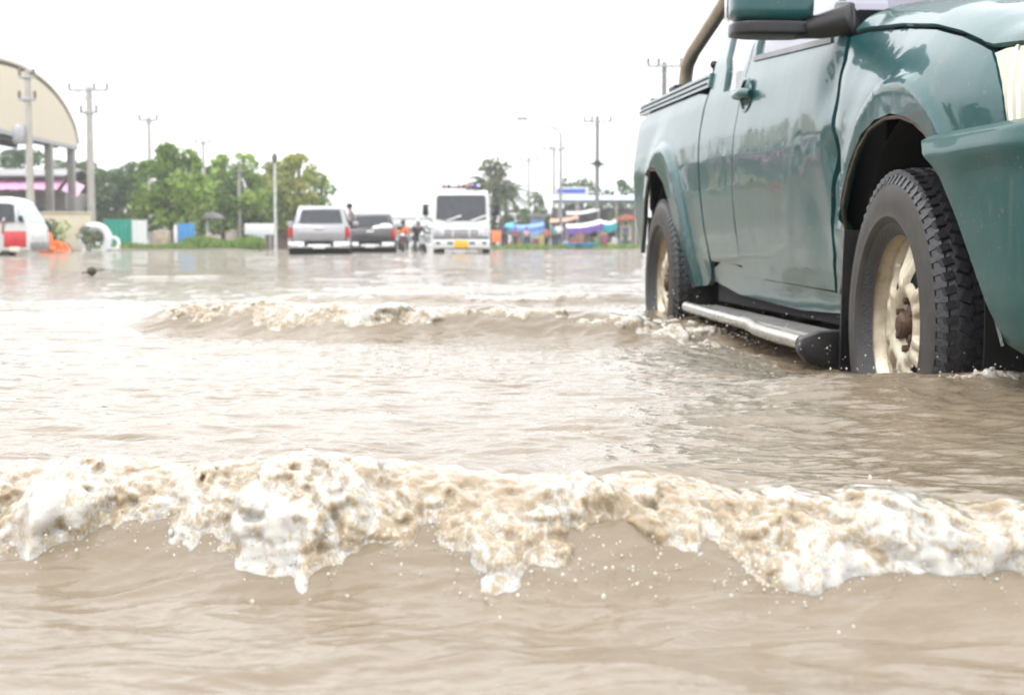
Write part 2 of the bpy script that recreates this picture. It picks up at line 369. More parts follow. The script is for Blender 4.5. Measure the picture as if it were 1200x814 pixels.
def foam_patch(name, x0, x1, yc, n0, n1_, z0, z1, vox, amp, thick, hfun, scale, seed, label_white, swirl=.5, stretch=1.5, off=-.05):
    """field in (x, n, z); n runs across the wave towards the viewer from the crest line yc(x)"""
    rng = np.random.default_rng(seed)
    xs = np.arange(x0, x1, vox); ns = np.arange(n0, n1_, vox); zs = np.arange(z0, z1, vox); sh = (len(xs), len(ns), len(zs))
    XX, NN = np.meshgrid(xs, ns, indexing='ij'); YY = yc(XX) - NN
    h = hfun(XX, YY).astype('f4'); A = amp(XX, NN).astype('f4'); T = thick(XX, NN).astype('f4')
    def oct(c, st=stretch): return noise3(sh, ((x1 - x0) / c, (n1_ - n0) / (c * st), (z1 - z0) / c), rng)
    big = oct(scale * 2.2); o1 = oct(scale); o2 = oct(scale * .45); o3 = oct(scale * .22); o4 = oct(max(scale * .11, vox * 2.2), 1.1)
    bil = np.sqrt(o1 * o1 + .02) - .8; bil2 = np.sqrt(o2 * o2 + .02) - .8; bil3 = np.sqrt(o3 * o3 + .02) - .8
    turb = .20 * big + .20 * o1 + .30 * bil + .10 * o2 + .30 * bil2 * (.8 + .3 * np.clip(o1, -1, 1)) + .17 * bil3 + .07 * o4 - off; turb = np.where(turb > .8, .8 + .45 * np.tanh((turb - .8) / .45), turb)
    f = zs[None, None, :] - (h + T)[:, :, None] - A[:, :, None] * turb
    f = np.where((A < 1e-4)[:, :, None], np.maximum(f, .004), f)
    V, Qd = surface_nets(f)
    ii = np.clip(np.round(V).astype(int), 0, np.array(sh) - 1); ii = tuple(ii.T)
    x = x0 + V[:, 0] * vox; n = n0 + V[:, 1] * vox; z = z0 + V[:, 2] * vox
    hv = h[ii[0], ii[1]]; up = np.clip((z - hv) / .03, 0, 1.5)
    fo = label_white(x, n, z) + .10 * np.clip(o1[ii], -1.5, 1.5) + .12 * np.clip(big[ii], -1.5, 1.5) + .20 * np.clip(bil[ii], -1, 1) + .22 * np.clip(bil2[ii], -1, 1) + .12 * np.clip(bil3[ii], -1, 1) + .10 * o3[ii]
    # swirl: the tumbling lip leans forward over the face
    lean = swirl * np.clip(z - hv, 0, .06)
    n = n + lean * (1 + .3 * np.clip(big[ii], -1, 1)) + .03 * scale * o1[ii] * up; x = x + .04 * scale * o2[ii] * up
    ob = mesh_np(name, np.stack([x, yc(x) - n, z], -1), Qd, FOAM, attrs={'foam': np.clip(fo, 0, 1)})
    return ob
drops = []
dr = np.random.default_rng(5)
def lip0(x): return .192 + .050 * n1(x, .15, 51) + .026 * n1(x, .055, 52) + .020 * n1(x, .024, 54)
a0 = lambda x, n: .024 * (.35 * smoothstep(-.08, -.03, n) + .65 * smoothstep(.0, .10, n)) * (1 - smoothstep(lip0(x) - .045, lip0(x) + .030, n)) * (.9 + .25 * n1(x, .3, 53)) * (1 - smoothstep(1.15, 1.3, np.abs(x)))
t0 = lambda x, n: .013 * smoothstep(-.03, .09, n) * (1 - smoothstep(lip0(x) - .075, lip0(x) + .010, n)) - .004 - .004 * smoothstep(lip0(x) - .05, lip0(x), n) - .03 * smoothstep(lip0(x) + .012, lip0(x) + .034, n) - .012 * (1 - smoothstep(-.07, -.03, n))
fp = foam_patch('breaking_wave_foam', -1.2, 1.2, w0_yc, -.12, .30, -.03, .14, .0021, a0, t0, lambda x, y: swell(x, y), .050, 3,
           lambda x, n, z: .12 + .26 * smoothstep(.02, .13, n) + .16 * smoothstep(-.06, .0, n - lip0(x)), stretch=1.9, off=-.34, swirl=.6)
tag(fp, 'white and cream foam tumbling down the front wave across the whole width', 'foam', kind='stuff')
def lip1(x): return .15 + .05 * n1(x, .2, 61) + .03 * n1(x, .08, 62)
g1 = lambda x: smoothstep(-1.42, -1.2, x) * (1 - smoothstep(.50, .72, x))
a1 = lambda x, n: .023 * smoothstep(-.08, .05, n) * (1 - smoothstep(lip1(x) - .05, lip1(x) + .04, n)) * g1(x) * (.9 + .3 * n1(x, .4, 63))
t1 = lambda x, n: .014 * smoothstep(-.03, .08, n) * (1 - smoothstep(lip1(x) - .08, lip1(x) + .02, n)) - .005 - .03 * smoothstep(lip1(x) + .01, lip1(x) + .04, n) - .03 * (1 - g1(x)) - .012 * (1 - smoothstep(-.1, -.05, n))
fp = foam_patch('bow_wave_foam', -1.5, .76, w1_yc, -.14, .30, -.03, .17, .0052, a1, t1, lambda x, y: swell(x, y), .06, 4,
           lambda x, n, z: .08 + .30 * smoothstep(.0, .13, n), off=-.22)
tag(fp, 'cream foam on the middle wave rolling away from the rear wheel of the green truck', 'foam', kind='stuff')
g2 = lambda x: smoothstep(-1.4, -1.0, x) * (1 - smoothstep(.6, .85, x))
a2 = lambda x, n: .016 * smoothstep(-.08, .03, n) * (1 - smoothstep(.10, .14, n)) * g2(x)
t2 = lambda x, n: .004 * g2(x) - .004 - .02 * (1 - g2(x)) - .02 * smoothstep(.1, .15, n)
fp = foam_patch('small_wave_foam', -1.45, .9, w2_yc, -.14, .24, -.02, .10, .008, a2, t2, lambda x, y: swell(x, y), .08, 6,
           lambda x, n, z: .15 + .2 * smoothstep(.0, .1, n))
tag(fp, 'thin foam streak on the low wave behind the middle wave', 'foam', kind='stuff')
# churned water round the wheels and under the step
def wheel_patch(name, cx, cy, rx, ry, a, t, seed, vox, sc, lab, hole=None):
    yc = lambda x: np.full_like(x, cy)
    r = lambda x, n: np.sqrt(((x - cx) / rx) ** 2 + (n / ry) ** 2)
    env = lambda x, n: (1 - smoothstep(.45, 1.0, r(x, n))) * (.65 + .6 * gnoise(x / (rx * .6) + seed, n / (ry * .6), seed))
    o = foam_patch(name, cx - rx, cx + rx, yc, -ry, ry, -.03, .03 + a * 2.5 + t, vox, lambda x, n: a * np.clip(env(x, n), 0, 2), lambda x, n: t * env(x, n) - .006 - .03 * smoothstep(.7, 1, r(x, n)), lambda x, y: swell(x, y), sc, seed,
               lambda x, n, z: .22 + .35 * np.clip(z / .05, 0, 1), swirl=.2, stretch=1.0, off=-.12)
    return tag(o, lab, 'foam', kind='stuff')
wheel_patch('rear_wheel_splash', .60, 5.55, .45, .75, .046, .006, 71, .0065, .050, 'churned white splash around the rear wheel of the green truck')
wheel_patch('step_splash', .72, 4.45, .36, .42, .026, -.004, 72, .0055, .045, 'choppy broken water below the running board of the green truck')
wheel_patch('front_wheel_splash', .86, 3.34, .16, .08, .032, .010, 73, .0026, .018, 'small white splash behind the front tyre of the green truck')
wheel_patch('bumper_splash', 1.14, 3.02, .36, .085, .030, .012, 74, .0026, .018, 'thin fringe of splash under the hanging green bumper')
# spray drops
ico = bmesh.new(); bmesh.ops.create_icosphere(ico, subdivisions=2, radius=1); iv = np.array([v.co[:] for v in ico.verts]); it = np.array([[v.index for v in f.verts] for f in ico.faces]); ico.free()
pts = []
for k in range(240):
    x = dr.uniform(-1.1, 1.1); xa = np.array([x]); n = float(lip0(xa)[0]) + dr.normal(.0, .045); y = float(w0_yc(xa)[0]) - n
    zb = float(swell(xa, np.array([y]))[0]); pts.append((x, y, zb + abs(dr.normal(.002, .014)), min(.0026, .0006 * math.exp(abs(dr.normal(0, .6))))))
for k in range(120):
    x = dr.uniform(-1.1, 1.1); xa = np.array([x]); y = float(w0_yc(xa)[0]) + dr.normal(-.02, .05)
    zb = float(swell(xa, np.array([y]))[0]); pts.append((x, y, zb + abs(dr.normal(.004, .009)), .0006 + abs(dr.normal(0, .0006))))
for (cx, cy, sx_, sy_, nn, zz) in ((.88, 3.32, .05, .10, 60, .05), (1.12, 3.02, .16, .06, 80, .04), (.62, 5.3, .2, .4, 200, .06), (.74, 4.3, .15, .3, 160, .05), (-.3, 4.72, .8, .25, 300, .10)):
    for k in range(nn): pts.append((dr.normal(cx, sx_), dr.normal(cy, sy_), abs(dr.normal(.01, zz)), .0006 + abs(dr.normal(0, .0008))))
for k in range(1500):
    x = dr.uniform(-1.1, 1.1); xa = np.array([x + .02 * dr.normal()]); n = float(lip0(xa)[0]) + dr.normal(-.012, .016); y = float(w0_yc(xa)[0]) - n
    pts.append((x, y, float(swell(xa, np.array([y]))[0]) + abs(dr.normal(.004, .007)), .0004 + abs(dr.normal(0, .0005))))
VV = []; TT = []
for k, (x, y, z, r) in enumerate(pts):
    s_ = np.array([1, 1, dr.uniform(.8, 1.6)]) * r; VV.append(iv * s_ + (x, y, z)); TT.append(it + k * len(iv))
so_ = mesh_np('spray_drops', np.concatenate(VV), np.concatenate(TT), FOAM, attrs={'foam': np.full(len(pts) * len(iv), .8)})
tag(so_, 'loose water drops flying off the wave crests and wheels', 'spray', kind='stuff')
# ================================================================== the green pickup (local frame: +X forward, -Y the side we see, Z up from the road)
ROAD = -.25
FWD = Vector((.0855, -.9963, 0)).normalized(); LEFT = Vector((.9963, .0855, 0)).normalized()
TO = Vector((1.818, 3.595, ROAD))
Mt = Matrix(((FWD.x, LEFT.x, 0, TO.x), (FWD.y, LEFT.y, 0, TO.y), (0, 0, 1, TO.z), (0, 0, 0, 1)))
Mt = Mt @ Matrix.Rotation(R(.40), 4, 'Y')
Mi = Mt.inverted()
truck = thing('pickup_truck', 'muddy teal green pickup truck with a dented door driving through the flood', 'pickup truck')
truck.matrix_world = Mt
PROF_Z = [.30, .38, .45, .50, .62, .75, .88, .95, 1.10, 1.25, 1.32, 1.70]
PROF_L = [.80, .815, .83, .845, .866, .880, .887, .884, .866, .832, .80, .63]
ARCHES = [(0.0, .375, .40, .50), (-3.0, .375, .44, .51)]
def seam_z(X): return float(np.interp(X, [-.6, -.44, -.1, .1, .26, .42, .57, .95], [1.15, 1.137, 1.10, 1.085, 1.055, 1.02, .965, .86]))
def prof(X, z, flare=True):
    l = float(np.interp(z, PROF_Z, PROF_L))
    if X > .10:                                  # nose narrows in plan
        t = min(.998, max(0, (X - .10) / .86)); l *= (1 - t ** 3) ** (1 / 3)
    if X > -.62:                                 # shoulder rolls over to the bonnet
        k = smoothstep(-.62, -.40, X); t = max(0, (z - (seam_z(X) - .17)) / .20); l -= float(k) * .075 * t * t
    if X < -3.75: l -= .05 * ((-3.75 - X) / .25) ** 2
    if flare:
        for cx, cz, rx, rz in ARCHES:
            if z > cz - .16:
                q = math.hypot((X - cx) / rx, (z - cz) / rz)
                l += .024 * (1 - float(smoothstep(1.17, 1.21, q))) + .010 * math.exp(-((q - 1.22) / .16) ** 2)
    # the crumpled leading edge of the door
    e = math.exp(-((X + .55) / .055) ** 2) * float(smoothstep(.45, .6, z)) * (1 - float(smoothstep(1.0, 1.15, z)))
    l -= .024 * e * (.8 + .5 * math.sin(z * 17 + 1) + .25 * math.sin(z * 41))
    e2 = math.exp(-((X + .70) / .12) ** 2 - ((z - .62) / .16) ** 2); l -= .014 * e2
    e3 = math.exp(-((X + .62) / .07) ** 2 - ((z - 1.0) / .07) ** 2); l -= .016 * e3
    e4 = math.exp(-((X + .95 - (z - .8) * .5) / .05) ** 2 - ((z - .75) / .2) ** 2); l += .004 * e4
    l += .0010 * math.sin(X * 9 + z * 4) * math.sin(z * 11 - X * 3)
    return l
CAML = Mi @ Vector((0, 0, CAMH))
def U(px, py, pf=prof):
    """pixel -> (X, z) on the body side"""
    d = Mi.to_3x3() @ ray(px, py); pl = pg = None; best = None
    for k in range(140):                       # march in from outside until the ray meets the skin
        l = 1.02 - .005 * k; q = CAML + d * ((-l - CAML.y) / d.y); g = l - pf(q.x, q.z, False)
        if g <= 0 and pl is not None:
            l = pl + (l - pl) * pg / (pg - g); q = CAML + d * ((-l - CAML.y) / d.y); break
        if best is None or g < best[0]: best = (g, q.x, q.z)
        pl, pg = l, g
    else: return best[1:]
    return (q.x, q.z)
def dens(poly, step=.02):
    out = []
    for i, a in enumerate(poly):
        b = poly[(i + 1) % len(poly)]; n = max(1, int(math.dist(a, b) / step))
        out += [(a[0] + (b[0] - a[0]) * k / n, a[1] + (b[1] - a[1]) * k / n) for k in range(n)]
    return out
def chaikin(poly, it=2):
    for _ in range(it):
        o = []
        for i, a in enumerate(poly):
            b = poly[(i + 1) % len(poly)]
            if math.dist(a, b) < .004: o.append(a); continue
            o += [(a[0] * .75 + b[0] * .25, a[1] * .75 + b[1] * .25), (a[0] * .25 + b[0] * .75, a[1] * .25 + b[1] * .75)]
        poly = o
    return poly
def area(p): return .5 * sum(p[i][0] * p[(i + 1) % len(p)][1] - p[(i + 1) % len(p)][0] * p[i][1] for i in range(len(p)))
def inset(p, d):
    s = 1 if area(p) > 0 else -1; o = []
    for i in range(len(p)):
        a, b, c = Vector(p[i - 1]), Vector(p[i]), Vector(p[(i + 1) % len(p)])
        t = (c - a); t = t.normalized() if t.length > 1e-9 else Vector((1, 0))
        o.append((b.x - t.y * d * s, b.y + t.x * d * s))
    return o
def panel(name, outline, m, holes=(), step=.022, off=0.0, gap=.004, lip=.022, parent=None, pf=None, mirror=False, soft=True, flare=True):
    pf = pf or prof
    outs = [inset(dens(chaikin(outline, 1) if soft else outline, step * .7), gap)] + [inset(dens(h, step * .7), -gap) for h in holes]
    if area(outs[0]) < 0: outs[0] = outs[0][::-1]
    vs = []; es = []; 
    for o in outs:
        k = len(vs); vs += [Vector(p) for p in o]; es += [(k + i, k + (i + 1) % len(o)) for i in range(len(o))]
    nb = len(vs)
    xs = [p[0] for p in outs[0]]; zs = [p[1] for p in outs[0]]
    def inside(x, z, poly):
        c = False; j = len(poly) - 1
        for i in range(len(poly)):
            if (poly[i][1] > z) != (poly[j][1] > z) and x < (poly[j][0] - poly[i][0]) * (z - poly[i][1]) / (poly[j][1] - poly[i][1]) + poly[i][0]: c = not c
            j = i
        return c
    allp = np.array([p for o in outs for p in o])
    x = min(xs) + step / 2
    while x < max(xs):
        z = min(zs) + step / 2
        while z < max(zs):
            if inside(x, z, outs[0]) and not any(inside(x, z, o) for o in outs[1:]) and ((allp - (x, z)) ** 2).sum(1).min() > (step * .45) ** 2: vs.append(Vector((x, z)))
            z += step
        x += step
    rv, re, rf, ov, oe, of = delaunay_2d_cdt(vs, es, [], 0, 1e-6)
    faces = []
    for f in rf:
        c = sum((Vector(rv[i]) for i in f), Vector((0, 0))) / len(f)
        if inside(c.x, c.y, outs[0]) and not any(inside(c.x, c.y, o) for o in outs[1:]): faces.append(f)
    sg = 1 if mirror else -1
    V = [(p.x, sg * (pf(p.x, p.y, flare) + off), p.y) for p in rv]
    # turned-in edge all round so that the sheet has a thickness
    cnt = {}
    for f in faces:
        for i in range(len(f)): cnt[tuple(sorted((f[i], f[(i + 1) % len(f)])))] = cnt.get(tuple(sorted((f[i], f[(i + 1) % len(f)]))), 0) + 1
    base = {}
    F2 = [tuple(f) if not mirror else tuple(f)[::-1] for f in faces]
    for f in list(F2):
        for i in range(len(f)):
            a, b = f[i], f[(i + 1) % len(f)]
            if cnt[tuple(sorted((a, b)))] == 1:
                for q in (a, b):
                    if q not in base: base[q] = len(V); V.append((V[q][0], V[q][1] - sg * lip, V[q][2]))
                F2.append((b, a, base[a], base[b]))
    me = bpy.data.meshes.new(name); me.from_pydata(V, [], F2)
    me.polygons.foreach_set('use_smooth', [True] * len(me.polygons)); me.set_sharp_from_angle(angle=R(50))
    me.materials.append(m)
    return link(bpy.data.objects.new(name, me), parent or truck)
# ---- paint: teal with a clear coat, road film low down, specks of mud
def paint(name, col):
    m, N, L, b = newmat(name)
    tc = N.new('ShaderNodeTexCoord')
    n = N.new('ShaderNodeTexNoise'); n.inputs['Scale'].default_value = 5; n.inputs['Detail'].default_value = 8; n.inputs['Roughness'].default_value = .65; L.new(tc.outputs['Object'], n.inputs['Vector'])
    sp = N.new('ShaderNodeTexNoise'); sp.inputs['Scale'].default_value = 75; sp.inputs['Detail'].default_value = 2; L.new(tc.outputs['Object'], sp.inputs['Vector'])
    sx = N.new('ShaderNodeSeparateXYZ'); L.new(tc.outputs['Object'], sx.inputs[0])
    hz = N.new('ShaderNodeMapRange'); hz.inputs[1].default_value = 1.0; hz.inputs[2].default_value = .35; hz.inputs[3].default_value = .0; hz.inputs[4].default_value = .15; L.new(sx.outputs['Z'], hz.inputs[0])
    nn = N.new('ShaderNodeMapRange'); nn.inputs[1].default_value = .35; nn.inputs[2].default_value = .75; nn.inputs[3].default_value = .2; nn.inputs[4].default_value = 1.5; L.new(n.outputs['Fac'], nn.inputs[0])
    mu = N.new('ShaderNodeMath'); mu.operation = 'MULTIPLY'; L.new(hz.outputs[0], mu.inputs[0]); L.new(nn.outputs[0], mu.inputs[1])
    ss = N.new('ShaderNodeMapRange'); ss.inputs[1].default_value = .66; ss.inputs[2].default_value = .74; ss.inputs[4].default_value = .55; L.new(sp.outputs['Fac'], ss.inputs[0])
    mp = N.new('ShaderNodeMapping'); mp.inputs['Scale'].default_value = (26, 26, 1.6); L.new(tc.outputs['Object'], mp.inputs['Vector'])
    st = N.new('ShaderNodeTexNoise'); st.inputs['Scale'].default_value = 1; st.inputs['Detail'].default_value = 6; st.inputs['Distortion'].default_value = .3; L.new(mp.outputs[0], st.inputs['Vector'])
    sr = N.new('ShaderNodeMapRange'); sr.inputs[1].default_value = .55; sr.inputs[2].default_value = .78; sr.inputs[4].default_value = .26; L.new(st.outputs['Fac'], sr.inputs[0])
    mx0 = N.new('ShaderNodeMath'); mx0.operation = 'MAXIMUM'; L.new(ss.outputs[0], mx0.inputs[0]); L.new(sr.outputs[0], mx0.inputs[1])
    mxx = N.new('ShaderNodeMath'); mxx.operation = 'MAXIMUM'; L.new(mu.outputs[0], mxx.inputs[0]); L.new(mx0.outputs[0], mxx.inputs[1])
    m1 = N.new('ShaderNodeMix'); m1.data_type = 'RGBA'; m1.inputs[6].default_value = (*col, 1); m1.inputs[7].default_value = (.15, .125, .095, 1); L.new(mxx.outputs[0], m1.inputs[0])
    L.new(m1.outputs[2], b.inputs['Base Color'])
    b.inputs['Metallic'].default_value = .08; b.inputs['Roughness'].default_value = .38
    setin(b, 'Specular IOR Level', .2); b.inputs['Coat Weight'].default_value = .75; b.inputs['Coat IOR'].default_value = 1.5
    cr = N.new('ShaderNodeMapRange'); cr.inputs[3].default_value = .05; cr.inputs[4].default_value = .30; L.new(mxx.outputs[0], cr.inputs[0]); L.new(cr.outputs[0], b.inputs['Coat Roughness'])
    bn = N.new('ShaderNodeTexNoise'); bn.inputs['Scale'].default_value = 7; bn.inputs['Detail'].default_value = 2; L.new(tc.outputs['Object'], bn.inputs['Vector'])
    bp = N.new('ShaderNodeBump'); bp.inputs['Strength'].default_value = .10; bp.inputs['Distance'].default_value = .02; L.new(bn.outputs['Fac'], bp.inputs['Height'])
    # beads of water and grit
    vo = N.new('ShaderNodeTexVoronoi'); vo.inputs['Scale'].default_value = 42; L.new(tc.outputs['Object'], vo.inputs['Vector'])
    vr = N.new('ShaderNodeMapRange'); vr.inputs[1].default_value = .10; vr.inputs[2].default_value = .02; L.new(vo.outputs['Distance'], vr.inputs[0])
    b2 = N.new('ShaderNodeBump'); b2.inputs['Strength'].default_value = .5; b2.inputs['Distance'].default_value = .002; L.new(vr.outputs[0], b2.inputs['Height']); L.new(bp.outputs[0], b2.inputs['Normal'])
    L.new(b2.outputs[0], b.inputs['Normal']); L.new(bp.outputs[0], b.inputs['Coat Normal'])
    return m
TEAL = paint('teal_car_paint', (.013, .072, .076)); TEAL2 = paint('teal_bumper_paint', (.012, .066, .062)); TEAL2.node_tree.nodes['Principled BSDF'].inputs['Coat Weight'].default_value = .25; TEAL2.node_tree.nodes['Principled BSDF'].inputs['Roughness'].default_value = .5
DARK = mat('black_underbody', (.004, .004, .004), .85, var=.4, dirt=(.03, .024, .017), dirt_amt=.35)
RUBBER = mat('black_rubber', (.005, .005, .0055), .5, var=.3, bump=.2, bscale=120, dirt=(.05, .042, .032), dirt_amt=.35, dscale=9)
TREAD = mat('wet_tyre_rubber', (.020, .020, .023), .30, var=.3, bump=.3, bscale=150)
TRIM = mat('black_plastic_trim', (.010, .010, .011), .34, var=.2, bump=.12, bscale=200)
STEEL = mat('scuffed_stainless_steel', (.50, .48, .44), .26, metal=.9, var=.15, scale=12, dirt=(.16, .13, .09), dirt_amt=.6, dscale=6)
STEEL_DULL = mat('weathered_steel_tube', (.44, .375, .30), .35, metal=.6, var=.2, dirt=(.13, .10, .07), dirt_amt=.6)
ALLOY = mat('muddy_cream_alloy', (.52, .46, .35), .38, metal=.35, var=.15, scale=14, dirt=(.20, .135, .07), dirt_amt=.85, dscale=11)
RUST = mat('rusty_hub_metal', (.07, .04, .025), .6, metal=.3, var=.5, scale=30, bump=.4, bscale=60)
LENS = mat('yellowed_headlight_lens', (.42, .40, .31), .14, metal=.15, var=.1, coat=.9); FLUTE = mat('silvered_lens_flute', (.75, .72, .62), .12, metal=.75, var=.08)
GLASSW = glass_mat('truck_window_glass', (.60, .58, .68), 1.1, .34, (.05, .045, .06))
def ul(pts): return [U(*p) for p in pts]
bed_outline = ul([(745, 139), (790, 120), (832, 105), (825, 126), (820, 152), (818, 182), (819, 215), (823, 255), (828, 285), (832, 306), (834, 335), (819, 337), (809, 318), (801, 288), (794, 255), (787, 226), (779, 204), (771, 196), (764, 203), (758, 225), (755, 255), (753, 280), (750, 303), (743, 270), (738, 238), (736, 205), (740, 162)])
panel('bed_side', bed_outline, TEAL, step=.015)
panel('bed_side', bed_outline, TEAL, mirror=True)
rail = ul([(746, 124), (836, 85), (833, 103), (745, 137)])
panel('bed_rail', rail, TEAL, off=.012, gap=.002, soft=False, lip=.09)
panel('bed_rail', rail, TEAL, off=.012, gap=.002, soft=False, lip=.09, mirror=True)
a_, b_ = rail[0], rail[1]
mb = MB()
for k in (.33, .70):
    z0 = rail[0][1] * (1 - k) + rail[3][1] * k; z1 = rail[1][1] * (1 - k) + rail[2][1] * k
    mb.tube([(X_, -(prof(X_, z_) + .0125), z_) for X_, z_ in ((rail[0][0] + (rail[1][0] - rail[0][0]) * t_, z0 + (z1 - z0) * t_) for t_ in np.linspace(0.01, .99, 24))], .0045, 6)
mb.build('rail_groove', DARK, truck)
qwin = ul([(848, 107), (852, 80), (861, 27), (873, -18), (899, -38), (902, -22), (886, 46), (864, 103)])
quarter = ul([(836, 86), (843, 66), (852, 22), (867, -34), (892, -50), (930, -74), (915, -30), (893, 30), (880, 68), (868, 112), (861, 150), (858, 185), (858, 230), (861, 265), (870, 312), (834, 307), (829, 285), (824, 255), (820, 215), (819, 182), (821, 152), (826, 126), (833, 104)])
for mir in (False, True):
    cp = panel('rear_cab_panel', quarter, TEAL, holes=[qwin], mirror=mir, soft=False)
    panel('rear_side_window', qwin, GLASSW, off=-.014, gap=-.01, lip=.004, parent=cp, mirror=mir, soft=False)
dwin = ul([(886, 66), (976, 44), (984, 10), (977, -84), (938, -68), (915, -24)])
door_o = ul([(858, 185), (861, 150), (868, 112), (880, 68), (893, 30), (915, -30), (931, -75), (989, -112), (990, -40), (995, 44), (987, 78), (981, 112), (978, 160), (976, 215), (974, 260), (977, 300), (979, 343), (872, 325), (862, 268), (858, 230)])
for mir in (False, True):
    dr_ = panel('front_door', door_o, TEAL, holes=[dwin], mirror=mir, gap=.0055, soft=False)
    if not mir: dr_['label'] = 'teal door with a crumpled front edge'; FD = dr_
    panel('door_window', dwin, GLASSW, off=-.014, gap=-.01, lip=.004, parent=dr_, mirror=mir, soft=False)
    sill_w = ul([(885, 66), (976, 43), (976, 50), (884, 72)])
    panel('window_seal', sill_w, mat('grey_window_seal', (.16, .16, .17), .45, var=.2), off=.006, gap=0, lip=.02, parent=dr_, mirror=mir, soft=False)
seam_px = ul([(985, 44), (997, 42), (1020, 36), (1060, 32), (1100, 33), (1130, 41), (1150, 50), (1164, 58)])
seam_px = sorted(seam_px)
SX = [q[0] for q in seam_px] + [.75, .95]; SZ = [q[1] for q in seam_px] + [seam_px[-1][1] - .01, seam_px[-1][1] - .05]
def seam2(X): return float(np.interp(X, SX, SZ))
fender_o = ul([(997, 42), (1020, 36), (1060, 32), (1100, 33), (1130, 41), (1150, 50), (1164, 58), (1169, 74), (1176, 107), (1180, 141), (1183, 172), (1140, 172), (1104, 172), (1100, 164), (1089, 148), (1073, 139), (1055, 135), (1036, 143), (1021, 160), (1009, 190), (1001, 225), (996, 260), (992, 290), (989, 320), (984, 346), (981, 345), (980, 300), (977, 260), (979, 215), (981, 160), (984, 112), (990, 78)])
for mir in (False, True): panel('front_fender', fender_o, TEAL, mirror=mir, soft=False, step=.022 if mir else .013)
sill_o = ul([(834, 304), (870, 311), (873, 323), (979, 341), (986, 345), (985, 377), (836, 339)])
for mir in (False, True): panel('sill', sill_o, TEAL, off=-.007, mirror=mir, lip=.05)
hz = [U(*p) for p in [(1164, 58), (1170, 74), (1177, 107), (1181, 141), (1184, 164)]]
hl = hz + [(.80, hz[-1][1] - .01), (.86, hz[-1][1] + .02), (.875, .93), (.84, .965), (.76, .985), (.66, .995), (.60, .985)]
for mir in (False, True):
    h_ = panel('headlight', hl, LENS, step=.010, off=.004, mirror=mir, pf=lambda X, z, f=True: prof(X, z, False) + .0035 * math.sin(X * 150) * 0)
    mbh = MB(); sg = 1 if mir else -1
    for k in range(9):
        X = hz[-1][0] + .012 + k * .021; zt, zb_ = .978 - max(0, X - .74) * .2, hz[-1][1] + .012
        mbh.tube([(X - .055 * ((z - zb_) / (zt - zb_)) ** 1.6, sg * (prof(X - .055 * ((z - zb_) / (zt - zb_)) ** 1.6, z, False) + .0030), z) for z in np.linspace(zb_, zt, 9)], .0062, 6)
    mbh.build('lens_flute', FLUTE, h_)
# bonnet: loft from the shoulder seams across the car
bn = MB()
Xs = np.linspace(-.50, .90, 44); ps = np.linspace(-1, 1, 41)
def bonnet(u_, v_):
    X = -.50 + 1.42 * u_; zs_ = seam2(X); ls = prof(X, zs_, False) - .001; p = v_ * 2 - 1
    cr = (.060 * (1 - abs(p) ** 16) + .035 * (1 - p * p)) * (1 - .25 * u_) * (1 - smoothstep(.75, 1.0, u_) * .6)
    return (X, ls * p, zs_ + .002 + float(cr))
bn.grid(bonnet, 44, 121)
bn.build('bonnet', TEAL, truck, fix=True, smooth=60, solid=-.012)
# bumper: wraps the corner, sprung outwards, its rear edge raked
BUZ = [.345, .375, .45, .60, .71, .76, .795, .812, .82]; BUL = [.875, .92, .940, .945, .947, .966, .950, .905, .83]
def bumper_pt(u_, v_):
    z = float(np.interp(v_, np.linspace(0, 1, len(BUZ)), BUZ)); lz = float(np.interp(v_, np.linspace(0, 1, len(BUZ)), BUL)) - .93
    xr = float(np.interp(z, [.25, .36, .45, .60, .73, .82], [.80, .715, .65, .52, .40, .265]))
    # plan path: straight side then a round corner to the centre line
    s_ = u_
    if s_ < .35: X = xr + (.72 - min(xr, .70)) * s_ / .35 if xr < .72 else xr + .02 * s_ / .35; l = .925
    else:
        a = (s_ - .35) / .65 * math.pi / 2; X0 = max(.72, xr + .02); X = X0 + (1.06 - X0) * max(0, math.sin(a)) ** .9; l = .925 * max(0, math.cos(a)) ** .55
    nx = max(0, (s_ - .35) / .65)
    l2 = max(0, l + lz * (1 - nx) + .008 * math.exp(-((X - .5) / .1) ** 2 - ((z - .72) / .05) ** 2)); X2 = X + lz * nx
    return (X2, -l2, z + .012 * math.sin(X * 6) * (1 - nx) * 0)
for sg in (-1, 1):
    bm_ = MB(); bm_.grid(lambda a, b: (lambda q: (q[0], q[1] * -sg, q[2]))(bumper_pt(a, b)), 60, 40)
    bb = bm_.build('front_bumper', TEAL2, truck, smooth=60, solid=.012)
# front face: grille, lower intake, plate; mostly beyond the frame
g = MB(); g.box((.90, 0, .86), (.04, 1.15, .16)); g.build('grille', DARK, truck, bevel=.01)
for k in range(4): MB().box((.925, 0, .80 + k * .04), (.012, 1.12, .016)).build('grille_bar', STEEL, truck, bevel=.003)
